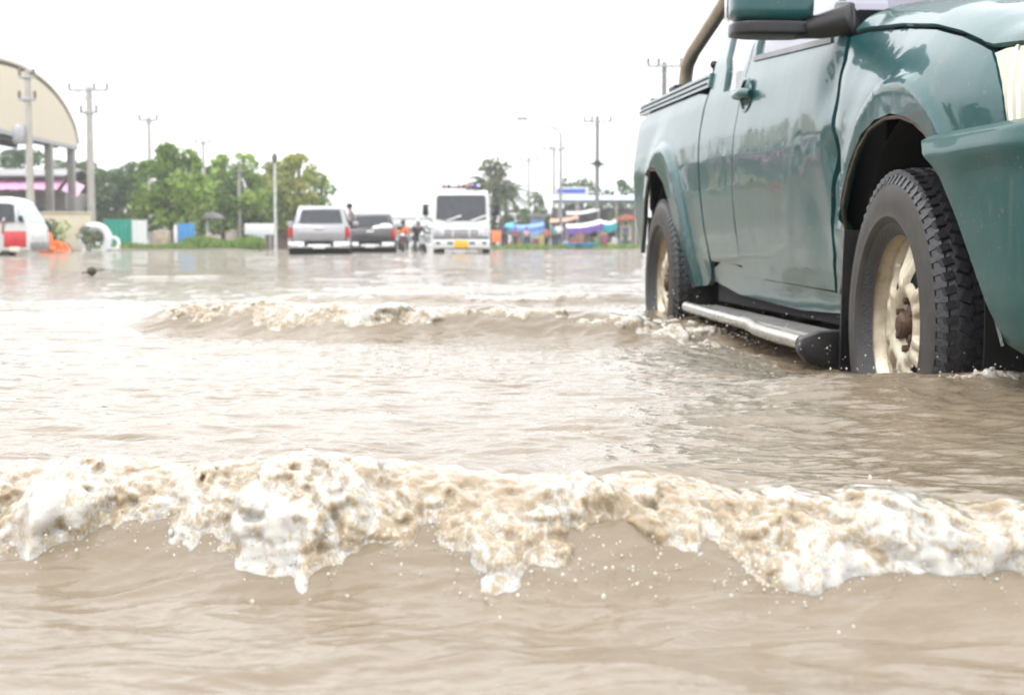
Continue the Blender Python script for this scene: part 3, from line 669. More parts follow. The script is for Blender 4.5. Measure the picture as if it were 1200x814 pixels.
# arch liners, inner body, underside
ib = MB()
ib.box((-1.35, 0, .78), (1.75, 1.50, .70)); ib.box((-3.2, 0, .95), (1.5, 1.05, .5)); ib.box((.2, 0, .75), (1.2, 1.02, .55)); ib.box((-1.6, 0, .36), (4.3, 1.24, .22)); ib.box((-1.45, 0, .40), (1.8, 1.56, .16))
ib.build('inner_body', DARK, truck)
for cx, cz, rx, rz in ARCHES:
    for sg in (-1, 1):
        al = MB(); n = 30
        for k in range(n):
            pass
        al.grid(lambda a, b: (cx + (rx + .03) * math.cos(math.pi * (1.12 * a - .06)), sg * (.50 + (prof(cx, cz + rz * .5, False) - .525) * b), cz + (rz + .02) * math.sin(math.pi * (1.12 * a - .06))), n, 3)
        al.build('arch_liner', DARK, truck, solid=.006)
for pts_ in ([(992, 290), (996, 260), (1001, 225), (1009, 190), (1021, 160), (1036, 143), (1055, 135), (1073, 139), (1089, 148), (1100, 164)], [(819, 337), (809, 318), (801, 288), (794, 255), (787, 226), (779, 204), (771, 196), (764, 203), (758, 225), (755, 255), (753, 280)]):
    q = ul(pts_); q = [(q[0][0] + 0, q[0][1])] + [((a[0] + b[0]) / 2, (a[1] + b[1]) / 2) for a, b in zip(q, q[1:])] + [q[-1]]
    for sg in (-1, 1):
        MB().tube([(X, sg * (prof(X, z) - .006), z) for X, z in q], .005, 6).build('arch_lip', mat('rusty_arch_edge', (.09, .065, .042), .7, var=.5, scale=20), truck)
# torn black liner strip hanging between the tyre and the bumper
tl = MB()
def liner(a, b):
    z = .80 - .43 * a; X = float(np.interp(z, [.25, .36, .45, .60, .73, .82], [.80, .715, .65, .52, .40, .265])) - .006 - .05 * (1 - a) * 0
    return (X - .19 * b * (1 - .25 * a) + .006 * math.sin(a * 19) * b, -.925 + .08 * b, z)
tl.grid(liner, 24, 8); tl.build('wheel_arch_guard', mat('wet_black_plastic', (.010, .010, .011), .3, var=.3, bump=.5, bscale=25), truck, solid=.006)
# mud flaps
def flap(X, l0, l1, zt, zb, lab=None):
    m_ = MB(); m_.grid(lambda a, b: (X - .035 * a * a + .010 * math.sin(3 * b + 4 * a), -(l0 + (l1 - l0) * b), zt + (zb - zt) * a), 14, 8)
    return m_.build('mud_flap', RUBBER, truck, solid=.010, smooth=50)
flap(-.40, .72, .89, .60, .16); flap(-3.47, .62, .87, .67, .14)
for X in (-.395, -3.47):
    m_ = MB(); m_.grid(lambda a, b: (X - .03 * a * a, .62 + .27 * b, .66 - .5 * a), 8, 5); m_.build('mud_flap', RUBBER, truck, solid=.01)
# wheels
def wheel(X, sg, steer=0.0):
    w_ = bpy.data.objects.new('wheel', None); C.objects.link(w_); w_.parent = truck; w_.empty_display_size = .1
    w_.scale = (1.035, 1.035, 1.035); w_.location = (X, sg * .775, .368); w_.rotation_euler = (0, 0, R(steer) + (0 if sg < 0 else math.pi))
    Mw = Matrix.Rotation(R(90), 4, 'X')          # lathe axis Z -> -Y (outwards)
    rt = .368
    t = MB(); pr = [(.215, -.10), (.235, -.115), (.285, -.124), (.325, -.121), (.348, -.108), (.357, -.092), (.359, -.05), (.360, 0), (.359, .05), (.357, .092), (.348, .108), (.334, .119), (.330, .1185), (.322, .1225), (.285, .1255), (.262, .1245), (.255, .126), (.236, .117), (.222, .104), (.212, .098)]
    t.lathe(pr, 72, Mw)
    nb = 70
    for k in range(nb):
        for j, (h, wdt, ang) in enumerate(((-.098, .028, .3), (-.065, .026, -.4), (-.033, .026, .4), (0, .026, -.4), (.033, .026, .4), (.065, .026, -.4), (.098, .028, .3))):
            th = 2 * math.pi * (k + (.5 if j % 2 else 0)) / nb
            ln = .0245 if abs(h) < .09 else .0200
            er = rt - (.004 if abs(h) > .09 else 0)
            c = Vector((er * math.cos(th), er * math.sin(th), h)); e1 = Vector((-math.sin(th), math.cos(th), 0)); e2 = Vector((0, 0, 1)); e3 = Vector((math.cos(th), math.sin(th), 0))
            f1 = e1 * math.cos(ang) + e2 * math.sin(ang); f2 = -e1 * math.sin(ang) + e2 * math.cos(ang)
            vs = []
            for d3, sc_ in ((-.014, 1), (.0, .86)):
                for q1, q2 in ((-1, -1), (1, -1), (1, 1), (-1, 1)):
                    vs.append(Mw @ (c + f1 * q1 * ln / 2 * sc_ + f2 * q2 * wdt / 2 * sc_ + e3 * d3))
            t.add(vs, [(4, 5, 6, 7), (0, 1, 5, 4), (1, 2, 6, 5), (2, 3, 7, 6), (3, 0, 4, 7)])
        th = 2 * math.pi * (k + .5) / nb               # shoulder lugs reaching down the sidewall
        for hs_ in (-1, 1):
            vs = []
            for (r0, h0) in ((.357, .100), (.326, .119)):
                for q in (-1, 1):
                    for o_ in (0, .006):
                        a_ = th + q * .024; vs.append(Mw @ Vector(((r0 + o_ * .7) * math.cos(a_), (r0 + o_ * .7) * math.sin(a_), hs_ * (h0 + o_ * .7))))
            t.add(vs, [(1, 3, 7, 5), (0, 1, 5, 4), (2, 3, 7, 6), (0, 2, 3, 1), (4, 5, 7, 6)])
    t.build('tyre', TREAD, w_, smooth=30)
    sw = MB(); sw.lathe([(.331, .1215), (.322, .1265), (.285, .1300), (.265, .1290), (.256, .1310), (.243, .124), (.236, .112)], 72, Mw); sw.build('sidewall', mat('muddy_tyre_sidewall', (.030, .027, .024), .6, var=.35, scale=14, dirt=(.085, .068, .05), dirt_amt=.55, dscale=8), w_)
    # rim: polar relief of six broad spokes with windows between them
    rm = MB(); nr_s, nt = 36, 252; vs = []; deep = []
    for i in range(nr_s):
        r = .038 + (.233 - .038) * i / (nr_s - 1)
        deep.append([])
        for j in range(nt):
            th = 2 * math.pi * j / nt; ph = ((th * 6 / (2 * math.pi)) % 1) - .5
            hw = .27 - .05 * (r - .08) / .14                # spoke half width (fraction of the sector)
            sp_ = 1 - smoothstep(hw - .05, hw + .06, abs(ph))
            win = smoothstep(.085, .105, r) * (1 - smoothstep(.192, .206, r)) * (1 - sp_)
            gro = .017 * math.exp(-(ph / .07) ** 2) * smoothstep(.09, .12, r) * (1 - smoothstep(.185, .205, r))
            h = .082 + .012 * smoothstep(.05, .10, r) - .030 * smoothstep(.10, .205, r) - .016 * float(win) - gro
            deep[-1].append(float(win))
            if r < .075: h -= .014 * (1 - smoothstep(.050, .075, r))
            if r > .212: h = .058 + .048 * smoothstep(.212, .233, r)
            vs.append(Mw @ Vector((r * math.cos(th), r * math.sin(th), float(h))))
    rm.add(vs, [(i * nt + j, i * nt + (j + 1) % nt, (i + 1) * nt + (j + 1) % nt, (i + 1) * nt + j) for i in range(nr_s - 1) for j in range(nt) if not (deep[i][j] > .93 and deep[i + 1][j] > .93)])
    rm.lathe([(.233, .106), (.238, .111), (.243, .108), (.238, .09), (.222, .0), (.21, -.1)], 72, Mw)
    rim = rm.build('rim', ALLOY, w_, smooth=45)
    hb = MB(); hb.lathe([(.0, .100), (.022, .099), (.030, .092), (.034, .075), (.052, .068), (.060, .055), (.09, .02)], 20, Mw)
    hb.build('hub', RUST, rim)
    for k in range(6):
        a_ = 2 * math.pi * (k + .5) / 6; MB().lathe([(0, .088), (.009, .087), (.011, .060)], 6, Mw @ Matrix.Translation((.056 * math.cos(a_), .056 * math.sin(a_), 0))).build('wheel_nut', RUST, rim)
    dk = MB(); dk.lathe([(.0, .040), (.12, .040), (.17, .026), (.212, .0)], 32, Mw); dk.build('brake_disc', DARK, w_)
    return w_
for X in (0, -3.0):
    wheel(X, -1, -2.4 if X == 0 else 0); wheel(X, 1, -2.4 if X == 0 else 0)
MB().tube([(-3.0, -.6, .36), (-3.0, -.1, .36), (-3.0, -.09, .36), (-3.0, .09, .36), (-3.0, .1, .36), (-3.0, .6, .36)], [.045, .05, .13, .13, .05, .045], 12).build('axle', DARK, truck); MB().tube([(0, -.6, .36), (0, .6, .36)], .035, 10).build('axle', DARK, truck)
# running board: tread plate with a bent polished tube along its outer edge and an end cap
rb = bpy.data.objects.new('running_board', None); C.objects.link(rb); rb.parent = truck
ZB = .292
for sg in (-1, 1):
    tp = [(-2.42, sg * .895, ZB), (-1.9, sg * .915, ZB), (-1.45, sg * .925, ZB), (-1.22, sg * .935, ZB + .002), (-1.05, sg * .955, ZB - .004), (-.85, sg * .965, ZB - .004), (-.50, sg * .97, ZB - .004)]
    MB().tube(tp, .021, 14).build('step_tube', STEEL, rb)
    pl = MB(); pl.prism([(-2.40, sg * .78), (-.50, sg * .78), (-.50, sg * .955), (-1.05, sg * .94), (-1.3, sg * .92), (-2.40, sg * .885)], ZB - .012, ZB + .006, 'z')
    pl.build('step_plate', mat('brushed_step_metal', (.52, .50, .46), .42, metal=.5, var=.15, scale=10, dirt=(.25, .21, .16), dirt_amt=.5), rb, bevel=.003)
    for k in range(4): MB().box((-1.45, sg * (.800 + .026 * k), ZB + .008), (1.75, .013, .008)).build('grip_strip', mat('grey_grip_rubber', (.13, .125, .12), .5, var=.3, dirt=(.2, .17, .13), dirt_amt=.6), rb, bevel=.002)
    ec = MB(); pts_ = [(sg * .765, ZB + .03), (sg * .80, ZB + .035), (sg * .93, ZB + .030), (sg * .985, ZB + .012), (sg * .992, ZB - .025), (sg * .965, ZB - .060), (sg * .86, ZB - .075), (sg * .765, ZB - .07)]
    ec.prism(pts_, -.50, -.455, 'x'); ec.build('end_cap', TRIM, rb, bevel=.008)
    for X in (-.8, -1.5, -2.1): MB().box((X, sg * .72, ZB - .02), (.05, .40, .03)).build('step_bracket', DARK, rb)
# door handle: recessed cup with a pull bar
def on(px, py, off=0.0):
    X, z = U(px, py); return Vector((X, -(prof(X, z) + off), z))
hc = on(876, 112)
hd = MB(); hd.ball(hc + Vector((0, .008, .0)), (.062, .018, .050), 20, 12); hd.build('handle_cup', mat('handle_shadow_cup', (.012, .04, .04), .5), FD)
hr = MB(); ring = [hc + Vector((.066 * math.cos(a), -.004, .055 * math.sin(a))) for a in np.linspace(0, 2 * math.pi, 25)]
hr.tube(ring, .007, 8); hr.build('handle_surround', TEAL, FD)
hb_ = MB(); hb_.tube([hc + Vector((-.085, -.012, .004)), hc + Vector((-.05, -.030, .006)), hc + Vector((.05, -.030, .004)), hc + Vector((.085, -.012, .0))], [.014, .017, .017, .013], 12); hb_.build('door_handle', TEAL, FD)
# wing mirror
wm = bpy.data.objects.new('wing_mirror', None); C.objects.link(wm); wm.parent = truck
def mir_shape(z0, z1, infl):
    m_ = MB(); vs = []; n = 28; rings = 12
    for i in range(rings):
        t = i / (rings - 1); z = z0 + (z1 - z0) * t; k = (1 - abs(2 * t - 1) ** 4) ** .25 * (1 - .001) + .0008
        k = .90 + .10 * k if 0 < i < rings - 1 else .80
        for j in range(n):
            a = 2 * math.pi * j / n; ca, sa = math.cos(a), math.sin(a)
            e = lambda c: math.copysign(abs(c) ** .6, c)
            vs.append((-.66 + .075 * e(ca) * k * infl, -1.030 + .118 * e(sa) * k * infl + .015 * (z - 1.25), z))
    f = [(i * n + j, i * n + (j + 1) % n, (i + 1) * n + (j + 1) % n, (i + 1) * n + j) for i in range(rings - 1) for j in range(n)] + [tuple(range(n))[::-1], tuple((rings - 1) * n + j for j in range(n))]
    return m_.add(vs, f)
mir_shape(1.186, 1.37, 1.0).build('mirror_housing', TEAL, wm, bevel=0, smooth=70)
mir_shape(1.146, 1.187, .985).build('mirror_base', TRIM, wm, smooth=70)
ar = MB(); ar.tube([(-.64, -.97, 1.165), (-.61, -.90, 1.172), (-.54, -.83, 1.185)], [.026, .036, .045], 12); ar.prism([(-.74, 1.15), (-.53, 1.14), (-.55, 1.23), (-.66, 1.25)], -.82, -.845, 'y'); ar.build('mirror_arm', TRIM, wm, bevel=.008)
MB().box((-.742, -1.045, 1.27), (.004, .20, .13)).build('mirror_glass', mat('mirror_silver', (.8, .8, .8), .02, metal=1, var=.01), wm, bevel=.001)
# roll bar over the bed
def at_l(px, py, l):
    d = Mi.to_3x3() @ ray(px, py); t = (-l - CAML.y) / d.y; return CAML + d * t
pp = [at_l(*q, .72) for q in ((803, 101), (804, 88), (806, 75), (813, 60), (823, 45), (838, 22), (852, 0), (862, -18))]
path = [tuple(q) for q in pp]; top = pp[-1]
path += [(top.x + .05, -.66, top.z + .07), (top.x + .07, -.55, top.z + .10), (top.x + .07, 0, top.z + .10), (top.x + .07, .55, top.z + .10), (top.x + .05, .66, top.z + .07)]
path += [(q.x, .72, q.z) for q in pp[::-1]]
MB().tube(path, .033, 14).build('roll_bar', STEEL_DULL, truck)
MB().box((pp[0].x, -.73, pp[0].z - .01), (.16, .11, .02)).build('roll_bar_foot', TRIM, truck, bevel=.004)
kb = at_l(837, 76, .78); MB().ball(kb, (.018, .018, .018)).tube([kb, kb - Vector((0, 0, .06))], .008, 6).build('tie_knob', TRIM, truck)
# cab roof, screens, bed floor, tailgate
rf_l = .625
MB().grid(lambda a, b: (-2.30 + 1.32 * a, rf_l * (2 * b - 1), 1.655 + .055 * (1 - abs(2 * b - 1) ** 2.5) - .03 * (2 * a - 1) ** 2), 16, 24).build('roof', TEAL, truck, solid=.02, smooth=60)
MB().grid(lambda a, b: (-.44 - .54 * a + .03 * (1 - (2 * b - 1) ** 2), (.76 - .15 * a) * (2 * b - 1), 1.145 + .50 * a), 12, 16).build('windscreen', GLASSW, truck)
MB().grid(lambda a, b: (-2.05 - .0 * a - .22 * a * 0 - .18 * (1 - a) * 0, (.74 - .13 * a) * (2 * b - 1), 1.22 + .42 * a), 8, 12).build('rear_window', GLASSW, truck)
MB().box((-2.05, 0, .93), (.05, 1.58, .56)).build('cab_back_wall', TEAL, truck, bevel=.01)
MB().box((-.50, 0, 1.13), (.14, 1.50, .04)).build('scuttle', TRIM, truck, bevel=.01)
for sg in (-1, 1): MB().box((-3.62, sg * .69, .80), (.06, .26, .85)).build('bed_inner_wall', DARK, truck)
MB().box((-2.95, 0, .78), (1.75, 1.10, .04)).build('bed_floor', DARK, truck)
MB().prism([(-3.83, .72), (-3.80, .70), (-3.80, 1.27), (-3.84, 1.27)], -.80, .80, 'y').build('tailgate', TEAL, truck, bevel=.008)
MB().box((-3.88, 0, .60), (.10, 1.5, .14)).build('rear_bumper', STEEL_DULL, truck, bevel=.02)
for sg in (-1, 1): MB().box((-3.82, sg * .80, 1.0), (.05, .07, .30)).build('tail_light', mat('red_lamp', (.35, .02, .02), .2, var=.1), truck, bevel=.01)
sw_ = MB(); sw_.box((-1.35, -.36, 1.0), (.16, .48, .66)); sw_.box((-1.35, .36, 1.0), (.16, .48, .66)); sw_.box((-.60, 0, 1.06), (.25, 1.4, .18)); sw_.build('seat', mat('dark_grey_seat_fabric', (.03, .03, .033), .9), truck, bevel=.04)
# ================================================================== the other vehicles and people in the flood
def yaw_to(a): return a
WHITE = mat('white_vehicle_paint', (.62, .63, .62), .3, var=.06, coat=.6, dirt=(.35, .31, .25), dirt_amt=.35)
SILVER = mat('silver_vehicle_paint', (.34, .34, .355), .3, metal=.4, var=.06, coat=.7, dirt=(.35, .31, .25), dirt_amt=.3)
CHAR = mat('charcoal_vehicle_paint', (.060, .060, .066), .35, metal=.4, var=.1, coat=.7, dirt=(.2, .18, .15), dirt_amt=.3)
CHROME = mat('chrome_trim', (.65, .65, .66), .2, metal=.9, var=.08)
REDL = mat('red_tail_lens', (.42, .018, .02), .2, var=.1)
DGLASS = mat('dark_tinted_glass', (.035, .038, .045), .06, var=.2)
PLATEW = mat('white_number_plate', (.75, .75, .72), .4, var=.05)
PLATEY = mat('yellow_number_plate', (.80, .42, .02), .4, var=.06)
REDP = mat('red_vehicle_paint', (.50, .022, .026), .32, var=.1, coat=.6)
ORANGE = mat('orange_plastic', (.80, .16, .03), .5, var=.12)
SKIN = mat('brown_skin', (.30, .17, .11), .6, var=.1)
HAIR = mat('black_hair', (.012, .011, .010), .6, var=.3)
BLKT = mat('black_tyre_far', (.018, .018, .018), .7, var=.2)
def vwheel(parent, c, r, wd, rimm=None):
    M = Matrix.Translation(c) @ Matrix.Rotation(R(90), 4, 'Y')
    t = MB(); t.lathe([(r * .55, -wd / 2), (r * .95, -wd / 2), (r, -wd * .35), (r, wd * .35), (r * .95, wd / 2), (r * .55, wd / 2)], 20, M)
    w_ = t.build('wheel', BLKT, parent)
    q = MB(); q.lathe([(0, wd * .40), (r * .5, wd * .42), (r * .58, wd * .5)], 16, M); q.lathe([(0, -wd * .40), (r * .5, -wd * .42), (r * .58, -wd * .5)], 16, M)
    q.build('rim', rimm or CHROME, w_, fix=False)
    return w_
# local frame of these vehicles: X across, -Y is the end that faces the viewer, Z up from the road
def rear_pickup(label, loc, rz, paintm, plate_txt=False, tarp=False):
    t = thing('pickup_truck', label, 'pickup truck', loc, rz)
    b = MB(); prof_ = [(-.86, .45), (-.90, .62), (-.905, .85), (-.87, 1.08), (.87, 1.08), (.905, .85), (.90, .62), (.86, .45)]
    for side in (-1, 1):
        q = MB(); q.prism([(side * .90, .50), (side * .915, .80), (side * .88, 1.12), (side * .80, 1.13), (side * .80, .50)], .02, 1.62, 'y'); q.build('bed_side', paintm, t, bevel=.02)
    MB().box((0, .85, .62), (1.62, 1.6, .1)).build('bed_floor', DARK, t)
    tg = MB(); tg.prism([(-.02, .66), (-.045, .80), (-.04, 1.02), (.0, 1.125), (.06, 1.125), (.06, .66)], -.76, .76, 'x'); tgo = tg.build('tailgate', paintm, t, bevel=.015)
    MB().prism([(-.052, .83), (-.056, .86), (-.050, .97), (-.044, .99), (-.03, .9)], -.62, .62, 'x').build('tailgate_crease', paintm, tgo, bevel=.01)
    MB().box((0, -.055, 1.03), (.26, .03, .07)).build('tailgate_handle', CHROME if not tarp else PLATEW, tgo, bevel=.01)
    for side in (-1, 1):
        MB().prism([(side * .765, .76), (side * .765, 1.09), (side * .87, 1.07), (side * .915, .85), (side * .905, .76)], -.045, .12, 'y').build('tail_light', REDL, t, bevel=.015)
    bp = MB(); bp.prism([(-.90, .44), (-.90, .64), (-.40, .64), (-.34, .56), (.34, .56), (.40, .64), (.90, .64), (.90, .44)], -.13, .05, 'y'); bpo = bp.build('rear_bumper', CHROME, t, bevel=.03)
    MB().box((0, -.145, .50), (.36, .02, .13)).build('number_plate', PLATEW, bpo, bevel=.004)
    for side in (-1, 1): MB().box((side * .38, -.135, .58), (.10, .05, .16)).build('bumper_step', TRIM, bpo, bevel=.01)
    # cab
    cz = MB(); cz.prism([(1.62, .50), (1.62, 1.12), (1.80, 1.66), (2.0, 1.73), (2.9, 1.74), (3.3, 1.66), (3.95, 1.14), (4.9, 1.02), (5.05, .80), (5.05, .5)], -.86, .86, 'x')
    cv = cz.v; cz.v = [((x * (.80 if z > 1.5 else 1)), y, z) for x, y, z in cv]
    cab = cz.build('cab', paintm, t, bevel=.04)
    rw = MB(); rw.prism([(-.66, 1.20), (.66, 1.20), (.575, 1.62), (-.575, 1.62)], 0, .012, 'y'); rw.v = [(x, 1.60 + (z - 1.12) * .333 + y, z) for x, y, z in rw.v]
    rw.build('rear_window', DGLASS, cab)
    for side in (-1, 1):
        sw2 = MB(); sw2.prism([(1.85, 1.16), (3.75, 1.16), (3.25, 1.60), (1.98, 1.63)], 0, .012, 'x'); sw2.v = [(side * (.868 - max(0, (z - 1.12) * .31) + x), y, z) for x, y, z in sw2.v]
        sw2.build('side_window', DGLASS, cab)
        MB().box((side * 1.02, 3.5, 1.2), (.20, .10, .16)).build('wing_mirror', paintm, t, bevel=.03)
    for x in (-.78, .78):
        for y in (.82, 4.0): vwheel(t, (x, y, .37), .37, .25)
    MB().box((0, 2.4, .44), (1.2, 4.6, .2)).build('underbody', DARK, t)
    MB().box((0, .05, .36), (1.70, .05, .26)).build('mud_flap', DARK, t)
    return t
road_off = ROAD
def place(px, d): return (GX(px, d), d, ROAD)
silver = rear_pickup('silver pickup truck driving away through the flood, its back to the viewer', place(374, 42.5), R(5.5), SILVER)
dark = rear_pickup('dark grey pickup truck with a man sitting on its side, beside the silver one', place(434, 53), R(3.5), CHAR, tarp=True)
bl = MB(); bl.ball((.55, .5, 1.17), (.30, .30, .16), 12, 8); bl.ball((.25, .7, 1.14), (.22, .3, .12), 12, 8)
bo = bl.build('cargo_bundle', PLATEW, None); bo.location = dark.location; bo.rotation_euler = dark.rotation_euler
tag(bo, 'pale cloth bundle lying in the bed of the dark grey pickup', 'bundle')
# people: one skinned body each, clothes and hair as children
def person(label, loc, rz, pose='stand', shirt=(.3, .3, .32), legs=(.05, .06, .09), h=1.68, group=None, hat=None):
    t = thing('person', label, 'person', loc, rz, group)
    k = h / 1.7
    if pose == 'stand': J = dict(pel=(0, 0, .93), chest=(0, .01, 1.25), neck=(0, .0, 1.46), head=(0, -.02, 1.60), hl=(.10, 0, .90), kl=(.11, -.03, .50), al=(.12, .02, .08), fl=(.13, -.14, .03), hr=(-.10, 0, .90), kr=(-.11, .03, .50), ar=(-.12, .06, .08), fr=(-.13, -.10, .03), sl=(.18, .01, 1.40), el=(.24, .02, 1.13), wl=(.22, -.08, .90), ml=(.21, -.12, .82), sr=(-.18, .01, 1.40), er=(-.24, .0, 1.13), wr=(-.22, -.12, .92), mr=(-.21, -.17, .85))
    elif pose == 'sit': J = dict(pel=(0, 0, .12), chest=(0, -.06, .42), neck=(0, -.10, .64), head=(0, -.14, .78), hl=(.10, 0, .10), kl=(.14, -.42, .12), al=(.14, -.44, -.30), fl=(.14, -.58, -.34), hr=(-.10, 0, .10), kr=(-.14, -.40, .14), ar=(-.14, -.44, -.28), fr=(-.14, -.58, -.32), sl=(.18, -.07, .58), el=(.26, -.10, .32), wl=(.22, -.28, .16), ml=(.20, -.36, .14), sr=(-.18, -.07, .58), er=(-.27, .0, .32), wr=(-.28, .02, .08), mr=(-.28, .03, .0))
    else: J = dict(pel=(0, 0, .80), chest=(0, -.06, 1.10), neck=(0, -.12, 1.32), head=(0, -.18, 1.46), hl=(.10, 0, .78), kl=(.18, -.38, .70), al=(.16, -.25, .30), fl=(.16, -.38, .26), hr=(-.10, 0, .78), kr=(-.18, -.38, .70), ar=(-.16, -.25, .30), fr=(-.16, -.38, .26), sl=(.18, -.09, 1.26), el=(.28, -.25, 1.02), wl=(.26, -.50, 1.00), ml=(.26, -.57, .99), sr=(-.18, -.09, 1.26), er=(-.28, -.25, 1.02), wr=(-.26, -.50, 1.00), mr=(-.26, -.57, .99))
    J = {a: Vector(b) * k for a, b in J.items()}
    Rr = dict(pel=.135, chest=.15, neck=.055, head=.10, hl=.095, kl=.062, al=.042, fl=.038, hr=.095, kr=.062, ar=.042, fr=.038, sl=.062, el=.045, wl=.032, ml=.038, sr=.062, er=.045, wr=.032, mr=.038)
    E_ = [('pel', 'chest'), ('chest', 'neck'), ('neck', 'head')] + [(a + s_, b + s_) for s_ in 'lr' for a, b in (('h', 'k'), ('k', 'a'), ('a', 'f'), ('s', 'e'), ('e', 'w'), ('w', 'm'))] + [('pel', 'hl'), ('pel', 'hr'), ('chest', 'sl'), ('chest', 'sr')]
    def skin(name, keys, edges, m, gr, root, par):
        me = bpy.data.meshes.new(name); ks = list(keys); me.from_pydata([J[a] for a in ks], [(ks.index(a), ks.index(b)) for a, b in edges], [])
        o = link(bpy.data.objects.new(name, me), par); md = o.modifiers.new('skin', 'SKIN'); md.use_smooth_shade = True
        for i, a in enumerate(ks):
            sv = me.skin_vertices[0].data[i]; sv.radius = (Rr[a] * k * gr, Rr[a] * k * gr * (.72 if a in ('pel', 'chest') else 1)); sv.use_root = (a == root)
        s2 = o.modifiers.new('sub', 'SUBSURF'); s2.levels = 1; s2.render_levels = 1
        if m: me.materials.append(m)
        return o
    skin('body', J.keys(), E_, SKIN, 1.0, 'pel', t)
    ck = ['pel', 'chest', 'sl', 'el', 'sr', 'er']; skin('shirt', ck, [e for e in E_ if e[0] in ck and e[1] in ck], mat('cloth_%d_%d_%d' % tuple(int(c * 99) for c in shirt), shirt, .8, var=.2), 1.14, 'pel', t)
    lk = ['pel', 'hl', 'kl', 'al', 'hr', 'kr', 'ar']; skin('trousers', lk, [e for e in E_ if e[0] in lk and e[1] in lk], mat('cloth_%d_%d_%d' % tuple(int(c * 99) for c in legs), legs, .8, var=.2), 1.17, 'pel', t)
    hp = J['head'] + Vector((0, .015, .035)) * k
    m_ = MB(); m_.ball(hp, (.105 * k, .118 * k, .105 * k), 12, 8)
    m_.build('helmet' if hat else 'hair', hat or HAIR, t)
    fc = MB(); fc.ball(J['head'] + Vector((0, -.10, -.02)) * k, (.016 * k, .022 * k, .024 * k), 6, 5); fc.build('nose', SKIN, t)
    return t
sp = dark.matrix_world
d_ = dark.location
person('man in a grey shirt sitting on the side of the dark grey pickup', (d_.x - .66, d_.y + .25, ROAD + 1.16), R(-75), 'sit', (.16, .155, .17), (.03, .03, .035))
# motorcycles
def motorcycle(label, loc, rz, col):
    t = thing('motorcycle', label, 'motorcycle', loc, rz)
    for y in (-.62, .62): vwheel(t, (0, y, .30), .30, .10)
    b = MB(); b.prism([(-.50, .55), (-.42, .95), (-.34, 1.0), (-.30, .62), (.0, .42), (.30, .50), (.75, .72), (.72, .62), (.30, .32), (-.2, .30)], -.10, .10, 'x'); b.build('body', col, t, bevel=.03)
    MB().box((0, .30, .78), (.24, .75, .09)).build('seat', TRIM, t, bevel=.03)
    MB().tube([(-.34, -.38, 1.02), (0, -.45, 1.0), (.34, -.38, 1.02)], .018, 8).build('handlebar', TRIM, t)
    MB().ball((0, -.52, .92), (.09, .07, .09)).build('headlight', CHROME, t)
    for x in (-.30, .30): MB().ball((x, -.46, 1.15), (.06, .02, .05)).tube([(x, -.40, 1.02), (x, -.45, 1.12)], .008, 6).build('mirror', TRIM, t)
    MB().prism([(-.70, .62), (-.62, .64), (-.50, .62), (-.50, .57), (-.62, .60), (-.72, .55)], -.06, .06, 'x').build('mudguard', col, t, bevel=.01)
    return t
L_ = place(472, 60)
motorcycle('motorcycle ridden by the person in the orange vest', L_, R(4), mat('dark_red_moped_paint', (.10, .02, .02), .3, coat=.5))
person('motorcycle rider in a bright orange vest between the dark pickup and the white truck', (L_[0], L_[1] + .25, L_[2]), R(4), 'ride', (.85, .20, .04), (.05, .05, .06), hat=mat('dark_helmet', (.03, .03, .035), .2))
L_ = place(491, 57)
motorcycle('white motor scooter just in front of the white truck\'s mirror', L_, R(20), WHITE)
person('scooter rider in a dark jacket next to the white truck', (L_[0] - .09, L_[1] + .23, L_[2]), R(20), 'ride', (.06, .065, .08), (.04, .04, .05), hat=mat('white_helmet', (.6, .6, .6), .25))
